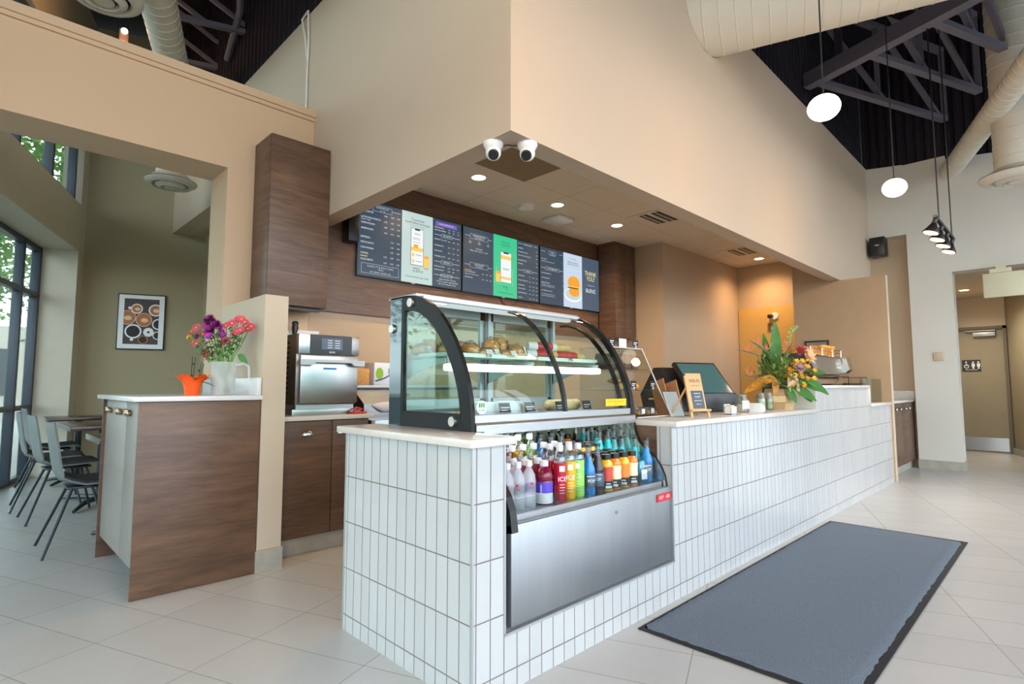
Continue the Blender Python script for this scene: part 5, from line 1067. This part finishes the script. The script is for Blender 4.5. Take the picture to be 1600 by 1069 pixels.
for i, (x, l) in enumerate([(2.86, 'square boxed cookie on the bottom tier, left'), (2.98, 'boxed cookie in the middle of the bottom tier'), (3.09, 'boxed brownie at the right of the bottom tier')]):
    t = thing('boxed_cookie', l, 'cookie box', (x, 1.92, ZW + .006), .1, 'boxed treats on the bottom tier'); part('box', B().box(-.045, .045, -.05, .05, 0, .05, bev=.003), clearp, t, True); part('cookie', B().box(-.035, .035, -.04, .04, .004, .028, bev=.01), bread if i else bread2, t, True); part('label', B().box(-.02, .025, -.0515, -.051, .012, .042), paper if i else black_soft, t, True)
tg = mk('price_tag', 't', 'price tag', 'tags on the acrylic display', [('tag', B().box(-.03, .03, -.001, .001, .015, .055), black_soft), ('clip', B().box(-.008, .008, -.006, .006, 0, .02, bev=.002), alu), ('print', B().box(-.02, .02, -.0018, -.0012, .035, .04).box(-.02, .01, -.0018, -.0012, .025, .029), paper)])
for i, (x, y, z, l) in enumerate([(2.85, 2.0, 1.363, 'black price tag at the left top edge of the acrylic display'), (3.10, 1.99, 1.363, 'black price tag at the right top edge of the acrylic display'), (2.90, 1.88, 1.095, 'black price tag in front of the croissants'), (3.12, 1.88, 1.095, 'black price tag at the right of the croissants')]):
    o = tg if i == 0 else dup(tg); o['label'] = l; o.location = (x, y, z)
b = B(); b.box(2.93, 3.01, 1.999, 2.002, 1.363, 1.42); solo('price_card', b, paper, 'small white price card on top of the acrylic display', 'price card')
# cardboard leaflet box with white cards
t = thing('leaflet_holder', 'folded brown cardboard holder with white leaflets', 'leaflet holder', (3.29, 1.86, ZW))
b = B(); ML = Matrix.Translation((3.24, 1.82, ZW)) @ Matrix.Rotation(-.25, 4, 'Z') @ Matrix.Rotation(-.28, 4, 'X')
b.box(0, .006, 0, .12, 0, .25, M=ML); b.box(.006, .12, .114, .12, 0, .25, M=ML); b.box(.114, .12, .0, .12, 0, .24, M=ML); part('cardboard', b, pm('cardboard', 'b98a62', .8), t)
b = B(); b.box(.02, .10, .02, .03, 0.0, .16, M=ML); part('leaflets', b, paper, t)
t = thing('acrylic_stand', 'clear acrylic stand with a tilted white sheet beside the cardboard holder', 'stand', (3.19, 1.75, ZW))
b = B(); M2 = Matrix.Translation((3.10, 1.74, ZW + .002)) @ Matrix.Rotation(-.35, 4, 'X'); b.box(0, .16, 0, .004, 0, .16, M=M2); part('sheet', b, paper, t)
b = B(); b.box(0, .165, -.006, -.002, 0, .17, M=M2); b.box(3.10, 3.265, 1.70, 1.79, ZW, ZW + .003); part('acrylic', b, acr, t)
b = B(); b.box(3.27, 3.36, 1.70, 1.76, ZW, ZW + .11); solo('acrylic_box', b, acr, 'small clear acrylic box behind the easel', 'box')
# easel sign
es = thing('easel_sign', 'small wooden easel with a WI-FI sign and black chalk panel', 'sign', (3.20, 1.60, ZW))
tilt = Matrix.Translation((3.15, 1.575, ZW)) @ Matrix.Rotation(math.radians(-25), 4, 'Z') @ Matrix.Rotation(math.radians(-14), 4, 'X')
pale_wood = pm('pale_wood', 'd6ab76', .55, var=.12, vscale=20, stretch=(4, 4, .6))
part('board', B().box(-.055, .055, 0, .008, .045, .275, bev=.002, M=tilt), pale_wood, es)
for sx in (-1, 1): part('leg', B().box(sx * .062 - .007, sx * .062 + .007, -.004, .010, 0, .26 if sx < 0 else .04, bev=.002, M=tilt), pale_wood, es)
part('rear_leg', B().cyl((3.185, 1.652, ZW + .235), (3.125, 1.76, ZW + .006), .006, .006, 8), pale_wood, es)
part('ledge', B().box(-.07, .07, -.022, .0, .035, .047, bev=.002, M=tilt), pale_wood, es)
part('chalk_panel', B().box(-.04, .042, -.003, .0, .055, .165, M=tilt), pm('slate', '4d565e', .6), es)
def mtext(bb, s_, x, z, size, M, y=-.0045): 
    vs_, fs = text_mesh(s_, size); bb.add([tuple(M @ Vector((x + p.x, y, z + p.y))) for p in vs_], fs)
b = B(); mtext(b, 'WI-FI', 0, .225, .034, tilt, -.001); mtext(b, 'free for guests', 0, .198, .011, tilt, -.001); part('lettering', b, pm('ink_grey', '5a5148', .6), es)
b = B()
for k, s_ in enumerate(('network', 'GUEST', 'password', 'ask us')): mtext(b, s_, 0, .148 - .022 * k, .014, tilt)
part('chalk_text', b, paper, es)
# till
pos = thing('till_terminal', 'black point of sale terminal with a tilted touchscreen', 'till', (3.75, 2.0, ZW))
Mp = Matrix.Translation((3.93, 1.83, ZW)) @ Matrix.Rotation(math.radians(-22), 4, 'Z')
part('base', B().box(-.17, .17, -.02, .24, 0, .14, bev=.012, M=Mp), black, pos)
Mt = Mp @ Matrix.Translation((0, .02, .12)) @ Matrix.Rotation(math.radians(-42), 4, 'X')
part('screen_body', B().box(-.20, .20, -.0, .035, -.02, .34, bev=.008, M=Mt), black, pos)
sc_ = part('screen', B().box(-.18, .18, -.0025, .0, .0, .32, M=Mt), pm('screen_glass', '4a6a68', .08, coat=.6), pos)
part('rear_display', B().prism([(.02, 0), (.50, 0), (.54, .12), (.36, .33), (.28, .33)], 'x', -.20, .16, M=Mp @ Matrix.Translation((-.05, .06, .002))), black_soft, pos)
b = B(); b.tube([(3.60, 1.80, ZW + .01), (3.66, 1.77, ZW + .03), (3.70, 1.79, ZW + .012), (3.75, 1.77, ZW + .03), (3.80, 1.80, ZW + .01)], .005, 6); solo('cable', b, black, 'coiled black cable on the worktop beside the till', 'cable')
# card holder, jar, reader
t = thing('card_holder', 'small white business card holder between easel and jar', 'card holder', (3.62, 1.60, ZW)); part('holder', B().box(3.585, 3.67, 1.58, 1.586, ZW, ZW + .05, bev=.002).box(3.585, 3.67, 1.626, 1.632, ZW, ZW + .068).box(3.585, 3.67, 1.58, 1.63, ZW, ZW + .006).box(3.585, 3.59, 1.58, 1.63, ZW, ZW + .055).box(3.665, 3.67, 1.58, 1.63, ZW, ZW + .055), white_plastic, t); part('cards', B().box(3.595, 3.66, 1.59, 1.622, ZW + .007, ZW + .062), pm('card_cream', 'd8c8a8', .6), t)
t = thing('glass_jar', 'clear glass tip jar with a white label near the card reader', 'jar', (3.93, 1.66, ZW), 0, 'jars on the worktop')
jg = glass_mat('jar_glass', 'f0f6f5', refl=.01, tint=.985)
part('body', B().lathe([(.04, 0), (.047, .005), (.047, .095), (.040, .108), (.040, .128), (.042, .13), (.037, .13), (.037, .108), (.044, .093), (.044, .008), (0.001, .006)], seg=24, cap=False), jg, t, True)
part('label', B().box(-.028, .028, -.049, -.048, .03, .085, M=Matrix.Rotation(-.5, 4, 'Z')), paper, t, True)
t = thing('card_reader', 'white card payment terminal lying near the jar', 'card reader', (4.22, 1.66, ZW)); Mr = Matrix.Translation((4.22, 1.66, ZW)) @ Matrix.Rotation(.25, 4, 'Z')
part('body', B().prism([(-.12, 0), (.10, 0), (.12, .02), (.10, .035), (-.11, .065), (-.12, .06)], 'y', -.04, .04, M=Mr), white_plastic, t); part('keypad', B().box(-.01, .08, -.03, .03, .038, .046, M=Mr), pm('key_grey', '9a9a9c', .5), t)
for x, y, l in ((4.43, 1.72, 'clear glass jar left of the wooden flower box'), (4.53, 1.70, 'amber-green glass jar touching the wooden flower box')):
    t = thing('glass_jar', l, 'jar', (x, y, ZW), 0, 'jars on the worktop'); part('body', B().lathe([(.036, 0), (.040, .005), (.040, .10), (.034, .115), (.034, .135), (.030, .135), (.030, .11), (.037, .10), (.037, .008), (.001, .006)], seg=22, cap=False), jg, t, True); part('contents', B().lathe([(.035, .008), (.035, .09)], seg=18), pm('jar_fill' + l[0], 'c9c3a0' if l[0] == 'c' else '8a8a3c', .4), t, True)
for x, y, l in ((4.02, 2.12, 'stack of clear plastic cups right of the till, left stack'), (4.30, 2.15, 'taller stack of clear plastic cups right of the till')):
    t = thing('cup_stack', l, 'cup stack', (x, y, ZW), 0, 'clear cup stacks'); b = B()
    for k in range(8 if x < 4.1 else 12): b.lathe([(.028, .02 * k), (.042, .02 * k + .085), (.044, .02 * k + .087)], seg=20, cap=False)
    part('cups', b, jg, t, True)
solo('till_tray', B().box(3.86, 4.62, 2.0, 2.35, ZW, ZW + .08, bev=.004), black, 'black low unit with pale wooden top behind the jars', 'cash drawer')
solo('wood_tray', B().box(3.85, 4.63, 1.99, 2.36, ZW + .081, ZW + .095, bev=.003), pale_wood, 'pale wooden board on the black low unit', 'board')
# ---------------------------------------------------------------- big arrangement
vz = thing('wooden_planter', 'octagonal pale wood flower box on the worktop', 'planter', (4.80, 1.72, ZW))
b = B()
for z0, z1, r0, r1 in ((0, .055, .115, .13), (.057, .11, .135, .125), (.112, .165, .12, .10)): b.lathe([(r0, z0), (r1, z1)], seg=8, smooth=False)
part('slats', b, pm('gilt_wood', 'c8a878', .35, .25, var=.15, vscale=6), vz, True)
ar = thing('flower_arrangement', 'large tropical arrangement with bird of paradise leaves and orange blooms', 'flowers', (4.80, 1.72, ZW + .15))
o_ = Vector((4.80, 1.72, ZW + .165)); random.seed(21)
big = B(); autumn = B(); fill = B(); orange = B(); prot = B(); small = B(); stem = B(); teal = B(); ribbon_ = B()
U = Vector((0, 0, 1))
def P3(r, f, u): return o_ + R_ * r + Fv * f + U * u
leaf(big, P3(-.02, 0, .05), R_ * .04 + U, -Fv, .51, .05, 0, 0, 10, .25); leaf(big, P3(-.03, .05, .05), -R_ * .12 + U, -Fv, .42, .04, 0, 0, 8, .25)
for r_, u_, rr, uu, L, W in ((.05, .0, .8, -.5, .26, .05), (.12, .03, 1, -.35, .24, .045), (.16, .06, 1, -.7, .26, .04), (.02, -.02, .4, -.9, .16, .035), (.18, .12, 1, -.1, .18, .03), (.10, 0, .7, -.9, .2, .04)): leaf(big, P3(r_, -.12, u_ + .03), R_ * rr + U * uu - Fv * .3, -Fv + U * .5, L * .8, W * .9, 0, .1, 6)
for k in range(7): leaf(autumn, P3(-.05 - .015 * k, -.10, .07), -R_ * (.9 + .1 * k) - Fv * .2 + U * (.30 - .10 * k), -Fv + U * .6, .17 + .02 * (k % 3), .038, 0, .35, 6)
leaf(autumn, P3(.0, -.10, .10), R_ * .5 - Fv + U * .3, -Fv, .13, .022, 0, .6, 6); leaf(autumn, P3(-.07, -.12, .08), -R_ * .2 - Fv * .3 - U * .6, -Fv, .12, .03, 0, .2, 6)
def bird(p, d, s_):
    leaf(teal, p, d, U, .22 * s_, .018, 0, .05, 5, .5)
    tip = Vector(p) + Vector(d).normalized() * .12 * s_
    for k in range(9): leaf(orange, tip, Vector(d).normalized() * random.uniform(.0, .8) + U * random.uniform(.2, 1.2) + R_ * random.uniform(-.8, .6), -Fv, random.uniform(.05, .10), .0032, 0, -.05, 3)
for a_, c_ in (((-.14, -.05, .26), (-1, 0, .35)), ((-.13, -.05, .10), (-1, 0, .02)), ((-.08, -.06, .28), (-.8, 0, .6)), ((0, -.06, .25), (-.9, 0, .5)), ((.02, -.06, .22), (.5, 0, .9))):
    p = P3(*a_); d = R_ * c_[0] + U * c_[2]; stem.tube([P3(a_[0] * .2, 0, 0), P3(a_[0] * .6, -.03, a_[2] * .6), p], .005, 6); bird(p, d, 1)
for k in range(520):
    a = random.uniform(0, 2 * PI); e = random.uniform(-.1, 1.35); r_ = random.uniform(.06, .25); p = o_ + Vector((math.cos(a) * math.cos(e), math.sin(a) * math.cos(e), math.sin(e))) * r_ + U * .03
    leaf(fill, p, (p - o_).normalized() + Vector((random.uniform(-.6, .6), random.uniform(-.6, .6), random.uniform(-.4, .6))), U, random.uniform(.03, .085), random.uniform(.007, .016), 0, .3, 3)
for k in range(26):
    a = random.uniform(-1, 1); stem.tube([P3(0, 0, 0), P3(a * .1, random.uniform(-.1, .02), .12), P3(a * .2, random.uniform(-.15, .02), random.uniform(.12, .28))], .003, 5)
for k in range(60):
    p = P3(random.uniform(.04, .24), random.uniform(-.2, -.05), random.uniform(.02, .24)); small.ball(tuple(p), random.uniform(.007, .013), seg=7, ring=5, mat=random.choice((0, 0, 1, 1, 2)))
    if k % 2: petal_flower(small, p, -Fv + U * .5, .024, 6, random.choice((0, 1)), 1, .5, 1)
petal_flower(prot, P3(.13, -.12, .28), -Fv * .3 + U + R_ * .3, .075, 26, 0, 0, .8, 2); petal_flower(prot, P3(.10, -.17, .16), -Fv * .9 + U * .6, .048, 22, 1, 1, .6, 3); petal_flower(prot, P3(.19, -.12, .26), -Fv + R_ * .6 + U * .5, .08, 7, 2, 2, .5, 2)
vine = [P3(.06, 0, .15), P3(.10, 0, .30), P3(.11, 0, .42), P3(.14, 0, .50), P3(.18, 0, .51)]
stem.tube(vine, .003, 6)
for i in range(40):
    t_ = i / 39 * 3.99; k = int(t_); p = vine[k].lerp(vine[k + 1], t_ - k); leaf(fill, p, R_ * random.uniform(-1, 1) + U * random.uniform(-.2, .6), -Fv, .022, .008, 0, 0, 3)
for r_, u_, sx in ((.02, .07, 1), (.09, .03, -1)): leaf(ribbon_, P3(r_, -.15, u_ + .04), R_ * sx - U * .5, Fv, .09, .03, 0, .1, 4); leaf(ribbon_, P3(r_, -.15, u_ + .04), -U + R_ * .1, Fv, .12, .014, 0, .1, 4)
part('large_leaves', big, pm('leaf_deep', '3c7426', .6, var=.2, vscale=14), ar); part('autumn_leaves', autumn, pm('leaf_rust', 'b87a24', .5, var=.35, vscale=18), ar); part('foliage', fill, [pm('leaf_fill', '7d9a48', .5, var=.4, vscale=30)], ar)
part('orange_spikes', orange, pm('spike_orange', 'c8601c', .5, var=.2), ar); part('bud_sheaths', teal, pm('sheath_teal', '7fa08c', .45, var=.15), ar); part('proteas', prot, [pm('protea_red', 'c0504a', .6, var=.2, vscale=40), pm('protea_mauve', 'b493a8', .6, var=.2, vscale=40), pm('lily_peach', 'efb98a', .5)], ar)
part('small_blooms', small, [pm('bloom_yellow', 'e0b81c', .5), pm('bloom_orange', 'e8902a', .5), pm('bloom_maroon', '6e3030', .5)], ar); part('stems', stem, pm('stem_olive', '6a7a34', .5, var=.2), ar); part('ribbon', ribbon_, pm('ribbon_tan', 'c9a276', .4), ar)
# ---------------------------------------------------------------- espresso machine
em = thing('espresso_machine', 'polished steel espresso machine behind the raised tiled screen', 'espresso machine', (6.6, 2.05, ZW))
mir = pm('polished_steel', 'c9c9c6', .14, 1.0)
part('body', B().box(6.0, 7.08, 1.85, 2.32, ZW + .10, 1.31, bev=.03, seg=3), mir, em)
part('lower_belly', B().prism([(1.86, 1.22), (1.80, 1.20), (1.77, 1.14), (1.79, 1.07), (1.86, 1.03)], 'x', 6.02, 7.10, smooth=False), mir, em)
part('back_panel', B().prism([(1.90, 1.24), (1.90, 1.42), (1.80, 1.42), (1.76, 1.24)], 'x', 6.04, 7.06), pm('panel_steel', '9d9890', .3, .9), em)
part('side_panel', B().prism([(1.84, 1.03), (2.3, 1.03), (2.3, 1.45), (1.88, 1.45), (1.80, 1.25)], 'x', 5.985, 6.0), black, em)
part('wing', B().prism([(1.78, 1.25), (1.72, 1.30), (1.75, 1.44), (1.79, 1.42)], 'x', 6.95, 7.09), mir, em)
part('brand_mark', B().text('NUOVA', (6.68, 1.765, 1.355), (1, 0, 0), (0, 0, 1), .035).text('Simonelli', (6.72, 1.765, 1.32), (1, 0, 0), (0, 0, 1), .045), paper, em)
part('cup_tray', B().box(6.02, 7.06, 1.84, 2.3, 1.43, 1.445, bev=.003), mir, em)
b = B()
for z in (1.49, 1.52): b.tube([(6.03, 2.28, z), (6.03, 1.83, z), (7.07, 1.83, z), (7.07, 2.28, z)], .005, 6)
for x in (6.03, 6.4, 6.75, 7.07): b.cyl((x, 1.83, 1.44), (x, 1.83, 1.52), .005)
part('cup_rail', b, chrome, em)
for x in (6.1, 7.0): part('foot', B().cyl((x, 1.95, ZW), (x, 1.95, ZW + .11), .025), chrome, em)
cup = mk('espresso_cup', 'c', 'cup', 'amber cups on the espresso machine', [('bowl', B().lathe([(.022, 0), (.024, .004), (.036, .04), (.038, .058), (.035, .058), (.033, .042), (.02, .008), (.001, .006)], seg=18, cap=False), pm('cup_amber', 'e8992c', .25, coat=.4)), ('handle', B().tube([(.034, 0, .048), (.052, 0, .045), (.052, 0, .022), (.03, 0, .018)], .004, 6), MATS['cup_amber'])])
first = True
for j in range(3):
    for i in range(11):
        for lv in range(2 if i > 5 else 1):
            o = cup if first else dup(cup); first = False; o.location = (6.10 + .089 * i, 1.90 + .11 * j, 1.446 + .06 * lv); o.rotation_euler = (0, 0, random.uniform(0, 6))
            o['label'] = 'amber cup, %s from the left, %s row, %s' % (['first', 'second', 'third', 'fourth', 'fifth', 'sixth', 'seventh', 'eighth', 'ninth', 'tenth', 'eleventh'][i], ['front', 'middle', 'back'][j], 'upper layer of the cup rail' if lv else 'lower layer of the cup rail')
# frame and rack on the wing wall
t = thing('framed_notice', 'small black-framed notice on the wing wall above the espresso machine', 'frame', (7.76, 2.28, 1.4)); part('frame', B().box(7.758, 7.779, 2.14, 2.42, 1.42, 1.70, bev=.003), black, t); part('sheet', B().box(7.755, 7.758, 2.16, 2.40, 1.44, 1.68), pm('notice_grey', '7e7c78', .4), t)
t = thing('pickup_rack', 'black two-shelf wire rack in the pickup gap before the wing wall', 'rack', (7.3, 1.8, ZW))
part('shelf', B().box(6.90, 7.72, 1.74, 2.0, 1.125, 1.15), black, t); part('shelf', B().box(6.90, 7.72, 1.74, 2.0, .94, .965), black, t)
for x in (6.93, 7.68): part('wire_frame', B().tube([(x, 1.73, ZW), (x, 1.73, 1.22), (x, 2.0, 1.22), (x, 2.0, ZW)], .006, 6), black, t)
solo('glass_guard', B().box(6.84, 7.77, 1.60, 1.606, .931, 1.20), glass_mat('guard_glass', 'e8f0ee', refl=.02), 'clear glass guard in front of the pickup rack', 'glass guard')
# ================================================================ OUTSIDE
random.seed(3)
bark = pm('bark', '4f4238', .9, var=.2); lf = [pm('tree_leaf_a', '5c8a3c', .6, var=.35, vscale=3), pm('tree_leaf_b', '7aa650', .6, var=.35, vscale=3)]
for k, (x, y, h, rr, l) in enumerate([(-1.0, 13.2, 9.5, 2.2, 'leafy green tree outside the tall window, nearest'), (1.5, 18.0, 10.5, 2.6, 'leafy green tree outside behind the nearest one'), (-5.5, 11.0, 9.5, 2.4, 'leafy green tree outside the clerestory window'), (-4.5, 19.0, 11, 3.2, 'broad green tree at the back outside the window')]):
    t = thing('tree', l, 'tree', (x, y, -.06), 0, 'trees outside the window'); b = B(); b.tube([(0, 0, 0), (.1, .05, h * .35), (0, .1, h * .7)], [.16, .12, .06], 9); 
    for q in range(6): a = q * 1.05; b.tube([(.05, .05, h * (.25 + .06 * q)), (math.cos(a) * rr * .6, math.sin(a) * rr * .6, h * (.4 + .07 * q))], [.05, .02], 6)
    part('trunk', b, bark, t, True); b = B()
    for q in range(8500):
        a = random.uniform(0, 2 * PI); e = math.asin(random.uniform(-.8, 1)); r_ = rr * random.uniform(.45, 1) ; c = Vector((math.cos(a) * math.cos(e) * r_, math.sin(a) * math.cos(e) * r_, h * .55 + math.sin(e) * r_ * h * .17))
        d = Vector((random.uniform(-1, 1), random.uniform(-1, 1), random.uniform(-1, .4))).normalized(); s_ = d.cross(Vector((.3, .2, 1))).normalized(); L = random.uniform(.10, .20)
        b.add([tuple(c), tuple(c + d * L * .5 + s_ * L * .32), tuple(c + d * L), tuple(c + d * L * .5 - s_ * L * .32)], [(0, 1, 2, 3)], random.choice((0, 1)))
    part('crown', b, lf, t, True)
t = thing('street_building', 'pale low building across the street beyond the window', 'building', (-2, 26, -.06)); part('wall', B().box(-12, 10, 26, 30, -.06, 3.2), pm('building_pale', 'b8ada0', .8), t)
for k in range(6): part('window', B().box(-11 + 3.4 * k, -9 + 3.4 * k, 25.95, 26.0, .8, 2.4), window_dark, t)
